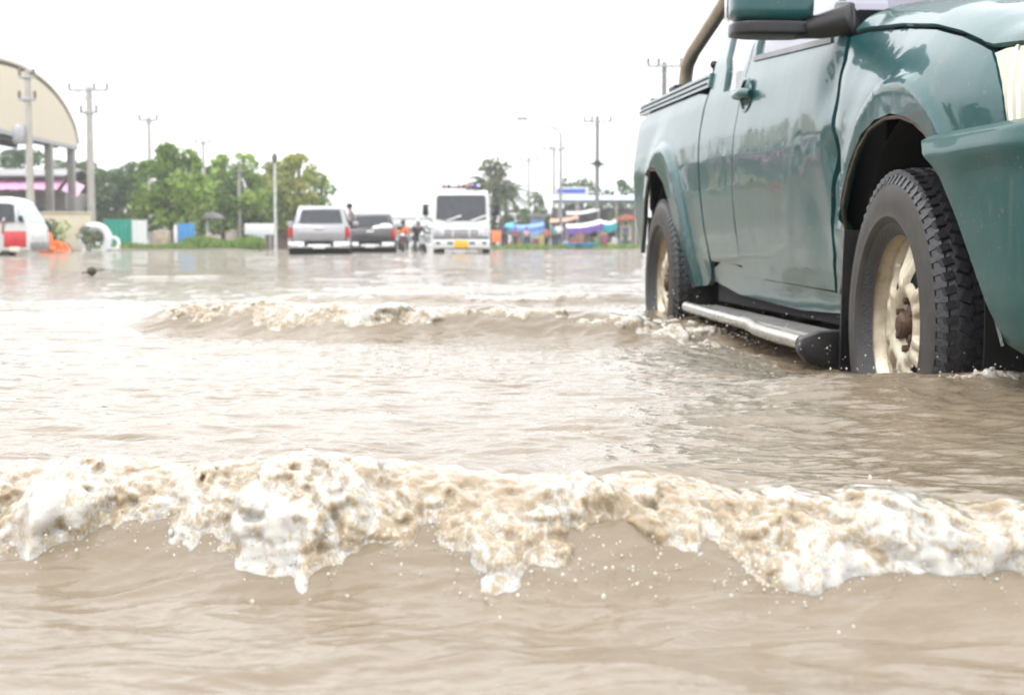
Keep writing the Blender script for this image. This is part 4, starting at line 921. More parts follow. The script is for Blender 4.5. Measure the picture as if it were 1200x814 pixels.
# white forward-control lorry facing us
def lorry(loc, rz):
    t = thing('lorry', 'white cab-over lorry with a yellow number plate facing the viewer', 'lorry', loc, rz)
    W2 = .98
    c = MB(); c.prism([(-.02, .45), (-.06, .95), (-.02, 1.32), (.20, 2.28), (.34, 2.42), (1.75, 2.45), (1.80, .45)], -W2, W2, 'x')
    c.v = [(x * (1 if z < 1.4 else .94), y, z) for x, y, z in c.v]
    cab = c.build('cab', WHITE, t, bevel=.05)
    def front(z): return float(np.interp(z, [.45, .95, 1.32, 2.28], [-.02, -.06, -.02, .20]))
    g_ = MB(); P8 = [(-.87, 1.42), (-.55, 1.36), (.55, 1.36), (.87, 1.42), (.85, 2.20), (.78, 2.26), (-.78, 2.26), (-.85, 2.20)]
    g_.prism(P8, -.006, .006, 'y'); g_.v = [(x, front(z) - .008 + y, z) for x, y, z in g_.v]; ws = g_.build('windscreen', DGLASS, cab)
    for x in (-.50, .35):
        w_ = MB(); w_.tube([(x, front(1.36) - .03, 1.36), (x + .50, front(1.56) - .035, 1.54)], .032, 6); w_.build('wiper', WHITE, ws)
    for k, z in enumerate((1.02, .93, .85)):
        for x, wd in ((-.45, .26), (0, .52), (.45, .26)):
            MB().box((x, front(z) - .012, z), (wd, .02, .038)).build('grille_slot', mat('grey_slot', (.10, .10, .11), .5), cab)
    for s_ in (-1, 1):
        MB().prism([(s_ * .60, .78), (s_ * .62, 1.0), (s_ * .93, 1.16), (s_ * .96, .80)], -.085, -.02, 'y').build('headlight', mat('pale_lamp_lens', (.5, .5, .54), .12, metal=.4), cab, bevel=.015)
        MB().box((s_ * .99, .75, 1.0), (.03, 1.0, .9)).build('door', WHITE, cab, bevel=.02)
    bp_ = MB(); bp_.box((0, -.06, .57), (1.98, .20, .34)); bo_ = bp_.build('bumper', WHITE, t, bevel=.04)
    MB().box((0, -.10, .76), (1.9, .06, .05)).build('bumper_gap', DARK, t)
    for x in (-.38, .38, -.80, .80): MB().box((x, -.165, .60), (.20 if abs(x) < .5 else .14, .02, .08)).build('fog_lamp', DGLASS, bo_, bevel=.01)
    MB().box((.0, -.17, .56), (.46, .02, .27)).build('number_plate', PLATEY, bo_, bevel=.006)
    MB().box((.0, -.163, .40), (1.5, .02, .04)).build('air_slot', DARK, bo_)
    lb = MB(); lb.box((0, .42, 2.52), (1.35, .22, .05)); lbo = lb.build('light_bar', TRIM, t, bevel=.01)
    for k in range(8):
        x = -.60 + k * .172; m_ = [REDP, DGLASS, mat('clear_lamp', (.6, .6, .62), .2), REDP, DGLASS, REDP, mat('blue_lamp', (.05, .06, .5), .2), mat('clear_lamp', (.6, .6, .62), .2)][k]
        MB().ball((x, .40, 2.57), (.07, .09, .075), 10, 6).build('lamp', m_, lbo)
    for s_ in (-1, 1):
        MB().tube([(s_ * .95, .30, 1.9), (s_ * 1.2, .15, 1.92), (s_ * 1.22, .12, 1.5), (s_ * .97, .1, 1.3)], .018, 6).build('mirror_arm', TRIM, t)
        MB().box((s_ * 1.23, .12, 1.74), (.20, .10, .40)).build('mirror', TRIM, t, bevel=.03)
    bx = MB(); bx.box((0, 4.2, 1.5), (2.05, 4.6, 1.7)); bx.build('cargo_box', mat('pale_cargo_box', (.45, .46, .45), .5, dirt=(.3, .27, .22)), t, bevel=.02)
    for x in (-.85, .85):
        for y in (.9, 4.8): vwheel(t, (x, y, .42), .42, .26, WHITE)
    MB().box((0, 3.4, .55), (.9, 6, .2)).build('chassis', DARK, t)
    for s_ in (-1, 1): MB().box((s_ * 1.0, 1.9, .75), (.10, .12, .5)).build('mudguard', DARK, t)
    return t
lorry(place(540.5, 50), R(1))
# small red and white van seen from its side at the far left edge
def van(loc, rz):
    t = thing('van', 'small white van with a red lower panel and a driver inside', 'van', loc, rz)
    # side profile in x (front is +x), side facing us at y=-.75
    b = MB(); b.prism([(-2.4, .35), (-2.4, 1.1), (-2.32, 1.72), (-2.1, 1.85), (.70, 1.86), (.96, 1.76), (1.28, 1.14), (1.36, 1.0), (1.39, .70), (1.36, .35)], -.78, .78, 'y')
    b.v = [(x, y * (1 if z < 1.2 else .90), z) for x, y, z in b.v]
    bd = b.build('body', WHITE, t, bevel=.05)
    MB().box((.92, -.785, .68), (.62, .02, .44)).build('red_panel', REDP, bd, bevel=.005)
    MB().box((-.75, -.785, .70), (1.4, .02, .40)).build('red_panel', REDP, bd, bevel=.005)
    for x0, x1 in ((.36, .92), (-.85, .20), (-2.2, -1.0)):
        q = MB(); q.prism([(x0, 1.16), (x1, 1.16), (x1 - .02, 1.66), (x0 + .02, 1.68)], -.006, .006, 'y'); q.v = [(x, -.775 + .075 * (z - 1.16) / .5 + y - .012, z) for x, y, z in q.v]; q.build('side_window', DGLASS, bd)
    ql = MB(); ql.prism([(.99, 1.16), (1.20, 1.16), (.99, 1.60)], -.006, .006, 'y'); ql.v = [(x, -.775 + .075 * (z - 1.16) / .5 + y - .012, z) for x, y, z in ql.v]; ql.build('quarter_window', mat('pale_blue_glass', (.35, .42, .48), .08), bd)
    wsn = MB(); wsn.grid(lambda a, b_: (1.30 - .32 * a, (.70 - .06 * a) * (2 * b_ - 1), 1.15 + .60 * a), 4, 4); wsn.build('windscreen', mat('pale_blue_glass', (.35, .42, .48), .08), bd, solid=.01)
    MB().box((1.33, 0, .50), (.12, 1.55, .22)).build('bumper', mat('grey_bumper', (.22, .22, .23), .5), t, bevel=.03)
    for s_ in (-1, 1): MB().ball((1.30, s_ * .58, .78), (.06, .12, .10)).build('headlight', CHROME, t)
    for x in (-1.75, .12):
        for s_ in (-1, 1):
            M = Matrix.Translation((x, s_ * .70, .30)) @ Matrix.Rotation(R(90), 4, 'X'); q = MB(); q.lathe([(.14, -.08), (.28, -.08), (.30, -.05), (.30, .05), (.28, .08), (.14, .08)], 18, M); w_ = q.build('wheel', BLKT, t)
            MB().lathe([(0, .07), (.15, .075)], 14, M).lathe([(0, -.07), (.15, -.075)], 14, M).build('rim', WHITE, w_, fix=False)
    MB().tube([(.12 + .36 * math.cos(a), -.79, .30 + .36 * math.sin(a)) for a in np.linspace(0, math.pi, 14)], .04, 6).build('wheel_arch', WHITE, bd)
    MB().box((.92, -.80, .40), (.30, .02, .14)).build('number_plate', mat('cream_plate', (.65, .6, .48), .5), bd, bevel=.004)
    MB().box((1.12, -.86, 1.25), (.10, .16, .16)).build('wing_mirror', TRIM, bd, bevel=.02)
    return t
vl = P(-9, 295, 41); van((vl.x, 41, ROAD + .02), R(0))
person('van driver in a pale shirt seen through the side window of the van', (vl.x + .60, 41.0 - .50, ROAD + .85), R(90), 'sit', (.6, .55, .5), (.1, .1, .12))
# ================================================================== the place behind: land, hall, poles, trees, stalls
LEAF = {}
def leafmat(name, lo, hi):
    m, N, L, b = newmat(name)
    at = N.new('ShaderNodeAttribute'); at.attribute_name = 'tone'
    rp = N.new('ShaderNodeValToRGB'); rp.color_ramp.elements[0].color = (*lo, 1); rp.color_ramp.elements[1].color = (*hi, 1)
    L.new(at.outputs['Fac'], rp.inputs[0]); L.new(rp.outputs[0], b.inputs['Base Color']); b.inputs['Roughness'].default_value = .55
    tl_ = N.new('ShaderNodeBsdfTranslucent'); L.new(rp.outputs[0], tl_.inputs[0]); mx_ = N.new('ShaderNodeMixShader'); mx_.inputs[0].default_value = .3
    o = [n for n in N if n.type == 'OUTPUT_MATERIAL'][0]
    L.new(b.outputs[0], mx_.inputs[1]); L.new(tl_.outputs[0], mx_.inputs[2]); L.new(mx_.outputs[0], o.inputs[0])
    return m
LF_FRESH = leafmat('fresh_leaves', (.085, .17, .03), (.36, .50, .09)); LF_YEL = leafmat('yellowing_leaves', (.09, .16, .03), (.44, .44, .10))
LF_DARK = leafmat('dark_leaves', (.05, .10, .035), (.16, .24, .08)); LF_GREY = leafmat('dusty_leaves', (.075, .10, .055), (.21, .24, .12))
LF_GRASS = leafmat('grass_blades', (.09, .18, .03), (.28, .40, .08))
BARK = mat('brown_bark', (.11, .085, .065), .9, var=.4, scale=8)
tr = np.random.default_rng(17)
def crown_mesh(name, clumps, m, parent, leaf=.20, per=70, drop=.0):
    """clumps of (centre, radius): many leaf-sized quads, denser towards the skin of each clump"""
    V = []; T = []
    for c, r in clumps:
        n = int(per * max(.4, r) ** 2 / .5)
        d = tr.normal(size=(n, 3)); d /= np.linalg.norm(d, axis=1)[:, None]; rad = r * (1 - .45 * tr.random(n) ** 2)
        p = np.array(c) + d * rad[:, None] * np.array([1, 1, .8])
        a = tr.normal(size=(n, 3)); a /= np.linalg.norm(a, axis=1)[:, None]; b = np.cross(a, tr.normal(size=(n, 3))); b /= np.linalg.norm(b, axis=1)[:, None]
        s_ = leaf * tr.uniform(.6, 1.3, n)[:, None]
        q = np.stack([p - a * s_ - b * s_ * .15, p + b * s_ * .5 - a * s_ * .1, p + a * s_ - np.array([0, 0, drop]), p - b * s_ * .5 + a * s_ * .1], 1)
        V.append(q.reshape(-1, 3)); tone = np.clip(tr.normal(.45 + tr.normal(0, .22), .2, n), 0, 1); T.append(np.repeat(tone, 4))
    V = np.concatenate(V); Q = np.arange(len(V)).reshape(-1, 4)
    return mesh_np(name, V, Q, m, parent, attrs={'tone': np.concatenate(T)}, smooth=False)
def tree(label, px, Y, h, w_, m, trunk_h=.25, nclump=26, leaf=.2, group=None, name='tree', cat='tree', base=.05, lean=0.0, gap=0.0, per=70):
    t = thing(name, label, cat, (GX(px, Y), Y, base), 0, group)
    tk = MB(); th = h * trunk_h; k = .05 + h * .018
    tk.tube([(0, 0, -.3), (.03 * h * lean, 0, th * .5), (.05 * h * lean, .02, th), (.08 * h * lean, 0, h * .65), (.1 * h * lean, 0, h * .85)], [k * 1.3, k, k * .85, k * .5, k * .2], 8)
    cl = []
    for i in range(nclump):
        z = th + (h - th) * (i + .5) / nclump + tr.normal(0, .04 * h); q = (z - th) / (h - th)
        env = w_ / 2 * (math.sin(math.pi * min(1, max(0.02, q * .86 + .14))) ** .55)
        ang = tr.uniform(0, 2 * math.pi); r = env * math.sqrt(tr.uniform(.05, 1)) * .85
        rad = tr.uniform(.11, .20) * min(w_, h) * (1.0 - .35 * q)
        c = (r * math.cos(ang) + .08 * h * lean * q, r * math.sin(ang), min(z, h - rad * .7)); cl.append((c, rad))
        if i % 2 == 0: tk.tube([(.05 * h * lean, 0, max(th * .8, z - .2 * h)), (c[0] * .6, c[1] * .6, (z + max(th * .8, z - .2 * h)) / 2 + .05 * h), c], [k * .45, k * .3, k * .12], 5)
    tk.build('trunk', BARK, t); crown_mesh('crown', cl, m, t, leaf, per)
    return t
def shrub(label, px, Y, h, w_, m, leaf=.12, group=None, base=.05, name='shrub', cat='shrub', n=9):
    t = thing(name, label, cat, (GX(px, Y), Y, base), 0, group)
    cl = [((tr.uniform(-.5, .5) * w_ * .7, tr.uniform(-.5, .5) * w_ * .6, h * tr.uniform(.2, .8)), min(w_, h) * tr.uniform(.22, .36)) for _ in range(n)]
    st = MB()
    for c, r in cl[:5]: st.tube([(c[0] * .2, c[1] * .2, -.1), c], [.03, .01], 5)
    st.build('stem', BARK, t); crown_mesh('foliage', cl, m, t, leaf, 110)
    return t
S = lambda Y: F / Y
# ---- ground: flooded road bed in the middle, low verges either side, one sheet to the horizon
gy = np.concatenate([np.linspace(-60, 60, 13), np.linspace(62, 130, 69), np.geomspace(134, 3900, 26)]); gx = np.concatenate([-np.geomspace(3000, 62, 16), np.linspace(-60, 60, 97), np.geomspace(62, 3000, 16)])
GXX, GYY = np.meshgrid(gx, gy)
land = np.maximum(smoothstep(63, 68, GYY) * smoothstep(-11.2 - (GYY - 66) * .10, -13 - (GYY - 66) * .12, GXX), smoothstep(81, 86, GYY) * smoothstep(1.0 + (GYY - 84) * .02, 2.6 + (GYY - 84) * .02, GXX))
land = np.maximum(land, smoothstep(-24.8, -26, GXX) * smoothstep(48, 56, GYY)); land = np.maximum(land, smoothstep(330, 420, GYY))
GZ = ROAD + (.32 + .05 * gnoise(GXX / 6, GYY / 6, 91)) * land + .01 * gnoise(GXX / 3, GYY / 3, 92)
gi = np.arange(GXX.size).reshape(GXX.shape)
go = mesh_np('ground', np.stack([GXX, GYY, GZ], -1).reshape(-1, 3), np.stack([gi[:-1, :-1], gi[:-1, 1:], gi[1:, 1:], gi[1:, :-1]], -1).reshape(-1, 4), mat('muddy_verge', (.13, .115, .085), .9, var=.35, scale=.6, dirt=(.07, .09, .035), dscale=.3, bump=.3))
tag(go, kind='structure')
def hgt(py, Y): return P(600, py, Y).z
CONC = mat('weathered_concrete', (.33, .31, .28), .85, var=.15, scale=3, dirt=(.18, .16, .14)); CONCL = mat('pale_concrete_pole', (.42, .40, .36), .85, var=.12, scale=2, dirt=(.25, .23, .2))
CREAM = mat('cream_render_wall', (.56, .50, .37), .8, var=.06, scale=2, dirt=(.35, .3, .22), dirt_amt=.4); BEIGE = mat('beige_metal_sheet', (.64, .565, .43), .6, var=.02, scale=.4, dirt=(.52, .46, .36), dirt_amt=.3, dscale=.4)
GALV = mat('galvanised_metal', (.36, .37, .38), .45, metal=.5, var=.12); GREYR = mat('grey_roof_sheet', (.24, .235, .23), .6, var=.12, scale=.5)
PINK = mat('pink_awning_cloth', (.80, .36, .60), .7, var=.08); BLUET = mat('blue_tarpaulin', (.10, .24, .60), .5, var=.15, scale=1.5); WHITES = mat('white_painted_sheet', (.70, .71, .72), .5, var=.05)
# ---- arched market hall, open towards the road
hx, yc_, hw_ = -27.0, 79.0, 11.2
hall = thing('arched_hall', 'big open hall with a beige arched gable beside the road', 'hall', (hx, yc_, .05))
def arch(q, extra=0): return 6.35 + (3.40 + extra) * max(0, 1 - abs(q) ** 2.2) ** .62
gb_ = MB(); n = 40; up_ = [((2 * i / n - 1) * hw_, arch(2 * i / n - 1)) for i in range(n + 1)]
gb_.prism([(-hw_, 6.3)] + up_ + [(hw_, 6.3)], -.15, .05, 'x'); gb_.build('gable', BEIGE, hall, smooth=0)
rf_ = MB(); rf_.grid(lambda a, b: (.07 - 26 * b, (2 * a - 1) * (hw_ + .25), arch((2 * a - 1), .12) + .12), 41, 8); rf_.build('roof', mat('pale_roof_sheet', (.62, .57, .47), .5, var=.06, scale=.5), hall, solid=-.15)
MB().box((-.1, 0, 6.2), (.3, 2 * hw_, .22)).build('eaves_beam', GALV, hall)
tb = MB()
for k in range(10): tb.box((-2.5 * k - 1.2, 0, 6.35), (.12, 2 * hw_ - .2, .35))
tb.build('roof_truss', mat('dark_steel_truss', (.07, .065, .06), .7), hall)
for y in (-10.6, -3.5, 6.3, 10.6):
    for x in (-.2, -8, -16, -24): MB().box((x, y, 3.1), (.42, .42, 6.4)).build('column', CONC, hall, bevel=.02)
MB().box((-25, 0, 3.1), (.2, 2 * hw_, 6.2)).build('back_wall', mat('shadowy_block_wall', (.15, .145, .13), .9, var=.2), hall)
# ---- shop with the pink awning behind the hall posts
Y = 98; b0 = thing('shop_building', 'grey roadside shop with a long pink awning under the hall', 'shop', (GX(30, Y), Y, .05))
wx0, wx1 = GX(-70, Y) - b0.location.x, GX(78, Y) - b0.location.x
MB().box(((wx0 + wx1) / 2, 3, hgt(225, Y) / 2), (wx1 - wx0, 6, hgt(225, Y))).build('wall', mat('grey_shop_wall', (.34, .32, .30), .85, var=.12, scale=.8, dirt=(.2, .18, .17)), b0)
MB().prism([(-1.2, hgt(207, Y)), (3, hgt(196, Y)), (7, hgt(205, Y)), (7, hgt(207, Y)), (3, hgt(198.5, Y)), (-1.2, hgt(209, Y))], wx0 - .5, wx1 + .3, 'x').build('roof', GREYR, b0)
aw = MB(); z1, z0 = hgt(209, Y), hgt(223, Y)
aw.grid(lambda a, b: (wx0 + (wx1 - wx0) * a, -.1 - 1.8 * b, z1 + (z0 - z1) * b - .06 * abs(math.sin(a * 30))), 40, 4); aw.build('awning', PINK, b0, solid=.04)
aw = MB(); aw.grid(lambda a, b: (wx1 + .35 + 1.0 * a, -.1 - 1.8 * b, z1 - .1 - .45 * a + (z0 - z1) * b), 6, 4); aw.build('awning', PINK, b0, solid=.04)
for k in range(5): MB().box((wx0 + (wx1 - wx0) * (k + .5) / 5, -.05, 1.35), (2.2, .12, 2.6)).build('shutter', mat('grey_roller_shutter', (.25, .245, .25), .6, var=.1, scale=4), b0, bevel=.02)
# ---- utility poles
def pole(label, px, top, Y, arms, base=.05, m=None, wires=True, lamp=None, spk=False, r=.14, spike=True):
    z = hgt(top, Y); t = thing('utility_pole', label, 'utility pole', (GX(px, Y), Y, base), 0, 'utility poles along the road')
    tp = MB(); tp.tube([(0, 0, -.5), (0, 0, z)], [r * 1.25, r * .8], 8); tp.build('shaft', m or CONCL, t)
    for (py, hwpx, ins) in arms:
        za = hgt(py, Y); wd = hwpx / S(Y)
        MB().box((0, -.12, za), (2 * wd, .10, .12)).build('crossarm', GALV, t, bevel=.01)
        for f_ in ins: MB().lathe([(0, 0), (.05, 0), (.09, .08), (.05, .14), (.09, .22), (.04, .34), (0, .36)], 8, Matrix.Translation((f_ * wd, -.12, za + .05))).build('insulator', mat('brown_insulator', (.14, .10, .08), .4), t)
        for f_ in (-1, 1): MB().tube([(f_ * wd * .6, -.12, za), (0, -.1, za - wd * .5)], .025, 5).build('brace', GALV, t)
    if spike: MB().tube([(0, 0, z - .1), (0, 0, z + 34 / S(Y))], .018, 5).build('earth_rod', GALV, t)
    if spk:
        for f_, py in ((-1, 193), (1, 193.5)):
            M = Matrix.Translation((f_ * .35, -.2, hgt(py, Y))) @ Matrix.Rotation(R(90 if f_ < 0 else -90) , 4, 'Y') @ Matrix.Rotation(R(25), 4, 'X')
            MB().lathe([(.05, -.2), (.07, 0), (.12, .12), (.24, .26)], 14, M).build('loudspeaker', mat('dark_grey_horn', (.05, .05, .055), .5), t, solid=.01)
    return t
pole('grey pole carrying two loudspeakers, first beyond the green truck', 699.5, 138, 97, [(143.5, 16, (-.95, -.4, .0, .95))], spk=True, m=mat('dark_concrete_pole', (.17, .165, .16), .85, var=.15))
pole('thinner grey pole left of the loudspeaker pole', 649, 172, 126, [(176, 13, (-.9, -.3, .9))])
pole('farthest grey pole, over the round tree behind the lorry', 619.5, 185, 146, [(188.5, 11, (-.9, 0, .9))])
pole('pole whose crossarm rises over the bed of the green truck', 777, 74, 69, [(79, 20, (-.95, -.35, .95))], m=mat('dark_concrete_pole', (.17, .165, .16), .85))
pole('pale pole with two crossarms standing by the white planter ring', 108, 103, 78, [(107, 23, (-.95, .3, .95)), (133, 11, (-.8, .8))], r=.20, spike=False)
pole('pale pole in front of the arched hall with a transformer', 37, 84, 66, [(92, 9, (-.9, .9)), (118, 10, (-.9, .9))], r=.17, spike=False)
tz = hgt(158, 66); tf = MB(); tf.lathe([(0, -.42), (.26, -.42), (.30, -.3), (.30, .3), (.24, .42), (0, .45)], 14, Matrix.Translation((GX(27, 66), 65.9, tz))); tfo = tf.build('transformer', GALV, None); tag(tfo, 'grey round transformer hung on the pole before the hall', 'transformer')
pole('pale pole rising out of the bushy tree beside the green panel', 177, 138, 98, [(142, 11, (-.95, .9))], spike=False)
pole('thin pole half hidden in the trees left of the lamp post', 240, 165, 120, [(168, 9, (-.9, .9))], spike=False)
pole('short pale pole standing among the trees', 281, 198, 96, [(201, 5, (-.8, .8))], spike=False, r=.11)
pole('slender pole beside the palm behind the lorry', 586, 203, 118, [(206, 7, (-.8, .8))], spike=False)
# overhead lines between neighbouring poles
def wire(name_l, a, b, sag):
    pts_ = [Vector(a).lerp(Vector(b), t) - Vector((0, 0, 4 * sag * t * (1 - t))) for t in np.linspace(0, 1, 15)]
    o = MB().tube(pts_, .016, 4).build('overhead_wire', DARK, None); tag(o, name_l, 'wire')
for f_, nm in ((-.9, 'outer'), (.9, 'inner')):
    a = Vector((GX(777, 69) + f_ * .8, 69, hgt(78, 69))); b = Vector((GX(699.5, 97) + f_ * .9, 97, hgt(142, 97))); wire(f'{nm} overhead wire from the truck-bed pole to the loudspeaker pole', a, b, .5)
    c = Vector((GX(649, 126) + f_ * .9, 126, hgt(175, 126))); wire(f'{nm} overhead wire from the loudspeaker pole to the thinner pole', b, c, .5)
    a = Vector((GX(108, 78) + f_ * .9, 78, hgt(106, 78))); b = Vector((GX(177, 98) + f_ * .6, 98, hgt(141, 98))); wire(f'{nm} overhead wire from the planter pole to the bushy tree pole', a, b, .4)
# ---- lamp posts
Y = 88; sl_ = thing('street_lamp', 'tall street lamp with a long arm over the road by the blue sign', 'street lamp', (GX(657, Y), Y, .05))
MB().tube([(0, 0, -.4), (0, 0, hgt(160, Y)), (-.12, 0, hgt(154, Y)), (GX(640, Y) - GX(657, Y), 0, hgt(147, Y)), (GX(617, Y) - GX(657, Y), 0, hgt(140.5, Y))], [.11, .07, .06, .05, .045], 8).build('post', mat('grey_lamp_post', (.26, .27, .27), .5, metal=.3), sl_)
MB().box((GX(611.5, Y) - GX(657, Y), 0, hgt(140, Y)), (.62, .26, .16)).build('lamp_head', mat('grey_lamp_head', (.20, .20, .21), .5), sl_, bevel=.05)
Y = 74; s2_ = thing('street_lamp', 'straight white lamp post with a round head near the silver pickup', 'street lamp', (GX(323, Y), Y, .0))
MB().tube([(0, 0, -.4), (0, 0, hgt(192, Y))], [.085, .06], 8).build('post', mat('pale_lamp_post', (.55, .56, .56), .5, metal=.3), s2_)
MB().ball((0, 0, hgt(185, Y)), (.15, .15, .26)).build('lamp_head', mat('dark_lamp_head', (.08, .09, .09), .5), s2_)
# ---- walls, panels, planters on the left verge
def boxthing(name, label, cat, px0, px1, py0, py1, Y, depth, m, parts=(), bevel=.02, rz=0):
    z0, z1 = hgt(py1, Y), hgt(py0, Y); x0, x1 = GX(px0, Y), GX(px1, Y)
    t = thing(name, label, cat, ((x0 + x1) / 2, Y, z0), rz); w_, h_ = x1 - x0, z1 - z0
    return t, w_, h_
t, w_, h_ = boxthing('garden_wall', 'low cream wall between the van and the planter ring', 'wall', 46, 107, 250, 296, 70, .2, CREAM)
MB().box((0, 0, h_ / 2), (w_, .18, h_)).build('panel', CREAM, t, bevel=.01); MB().box((0, 0, h_ + .04), (w_ + .1, .28, .08)).build('coping', CREAM, t, bevel=.01)
t, w_, h_ = boxthing('garden_wall', 'brown low wall behind the silver pickup', 'wall', 306, 350, 270, 293, 92, .2, CREAM)
MB().box((0, 0, h_ / 2), (w_, .2, h_)).build('panel', mat('brown_brick_wall', (.16, .11, .085), .9, var=.25, scale=5), t); MB().box((0, 0, h_ + .06), (w_ + .3, .5, .12)).build('coping', mat('rusty_sheet', (.25, .14, .10), .8), t)
def ring(label, px, py, Y, rpx, tube, m):
    r = rpx / S(Y); t = thing('planter_ring', label, 'planter', (GX(px, Y), Y, hgt(py, Y)))
    MB().tube([(r * math.cos(a), 0, r * math.sin(a)) for a in np.linspace(-.9, math.pi + .9, 30)], tube, 10).build('ring', m, t)
    MB().box((0, 0, -r * .95), (r * 2.0, .45, r * .35)).build('base', m, t, bevel=.03)
    return t
ring('large white ring planter round a green shrub', 112, 280, 62, 15, .17, WHITES); ring('small white ring planter next to the large one', 133, 285, 62, 6.5, .07, WHITES)
shrub('shrub growing inside the large white ring planter', 104, 61.3, 1.25, .95, LF_GREY, .09); shrub('low round bush by the cream wall', 69, 66, 1.35, 1.3, LF_FRESH, .10); shrub('small pale bush in front of the van nose', 57, 60, 1.5, .9, LF_GREY, .09)
def cone(label, px, Y, h):
    t = thing('traffic_barrier', label, 'barrier', (GX(px, Y), Y, -.12))
    for s_ in (-1, 1): MB().prism([(-.30, 0), (.30, 0), (.20, h * .62), (.10, h), (-.10, h), (-.20, h * .62)], -.03, .03, 'y').build('panel', ORANGE, t, bevel=.01).rotation_euler = (s_ * .22, 0, 0)
    MB().box((0, -.02, h * .35), (.52, .24, .10)).build('foot_rail', mat('pale_orange_band', (.75, .30, .16), .5), t, bevel=.01)
    return t
cone('tall orange plastic barrier beside the red and white van', 55, 50, .85); cone('small orange barrier leaning next to the taller one', 67, 51, .55); cone('small orange barrier farthest from the van', 74, 52, .48)
ty = thing('spare_tyre', 'black tyre lying against the small orange barrier', 'tyre', (GX(79, 53), 53, .05)); MB().lathe([(.18, -.1), (.32, -.1), (.36, 0), (.32, .1), (.18, .1)], 20, Matrix.Rotation(R(65), 4, 'Y')).build('casing', BLKT, ty); MB().lathe([(.0, .05), (.18, .1)], 16, Matrix.Rotation(R(65), 4, 'Y')).build('rim', GALV, ty)
def sheet_fence(label, px0, px1, py0, py1, Y, m, name='fence_panel', cat='fence', posts=2):
    t, w_, h_ = boxthing(name, label, cat, px0, px1, py0, py1, Y, .1, m); k = MB(); nn = max(6, int(w_ / .12))
    pts_ = [(-w_ / 2 + w_ * i / nn, (.025 if i % 2 else -.025)) for i in range(nn + 1)]
    k.grid(lambda a, b: (-w_ / 2 + w_ * a, .025 * (-1) ** int(round(a * nn)), h_ * b), nn + 1, 2); k.build('sheet', m, t, smooth=0, solid=.015)
    for i in range(posts): MB().box((-w_ / 2 + w_ * i / max(1, posts - 1), .08, h_ / 2), (.08, .08, h_ + .1)).build('post', GALV, t)
    return t
sheet_fence('teal green sheet fence behind the planter rings', 122, 155, 257, 288, 78, mat('teal_sheet', (.02, .30, .22), .5, var=.12))
sheet_fence('white sheet panel next to the teal green fence', 155, 172, 258, 291, 77, WHITES)
sheet_fence('bright blue sheet panel under the bushy tree', 209, 228, 262, 292, 80, mat('blue_sheet', (.06, .28, .62), .5, var=.12))
t, w_, h_ = boxthing('water_tank', 'beige box tank beside the tree trunk', 'tank', 182, 199, 270, 291, 79, .1, CREAM); MB().box((0, 0, h_ / 2), (w_, .8, h_)).build('body', mat('beige_tank', (.42, .34, .26), .7), t, bevel=.05); MB().box((0, 0, h_ + .03), (w_ * .5, .4, .06)).build('lid', GALV, t, bevel=.01)
t = thing('gate_post', 'slim white post beside the bright blue panel', 'post', (GX(206, 79), 79, 0)); MB().box((0, 0, .6), (.16, .16, 1.25)).build('shaft', WHITES, t, bevel=.02); MB().ball((0, 0, 1.27), .10).build('cap', WHITES, t)
t, w_, h_ = boxthing('sign_board', 'long white sign board left of the lamp post', 'sign', 287, 324, 262, 275, 82, .1, WHITES); MB().box((0, 0, h_ / 2), (w_, .08, h_)).build('board', WHITES, t, bevel=.01)
for f_ in (-.35, .3): MB().box((w_ * f_, .06, -.4), (.08, .08, 1.3)).build('leg', GALV, t)
MB().box((-w_ * .05, -.05, -.24), (w_ * .38, .06, .42)).build('lower_board', mat('pale_blue_board', (.48, .62, .75), .5), t, bevel=.01)
t = thing('parasol', 'grey flat canopy on a thin white post before the trees', 'canopy', (GX(243, 84), 84, .05)); MB().tube([(0, 0, -.2), (0, 0, hgt(250, 84))], .07, 8).build('post', WHITES, t); MB().lathe([(.72, hgt(257, 84)), (.4, hgt(252, 84)), (.0, hgt(249, 84))], 12, Matrix.Translation((.35, 0, 0))).build('canopy', mat('grey_canvas', (.18, .17, .17), .8), t, solid=.03)
# house among the trees
Y = 112; hs_ = thing('house', 'pale pink house mostly hidden by the trees on the verge', 'house', (GX(236, Y), Y, .05)); hw = 62 / S(Y); hh = hgt(222, Y)
MB().box((0, 2, hh / 2), (hw, 5, hh)).build('wall', mat('pale_pink_render', (.52, .42, .38), .8, var=.08), hs_)
MB().prism([(-hw / 2 - .5, hh), (0, hgt(203, Y)), (hw / 2 + .5, hh)], -1.2, 5, 'y').build('roof', mat('dull_red_roof', (.26, .17, .15), .8), hs_)
for f_ in (-.3, .05, .35): MB().box((hw * f_, -.52, hh * .62), (.9, .06, 1.2)).build('window', DGLASS, hs_)
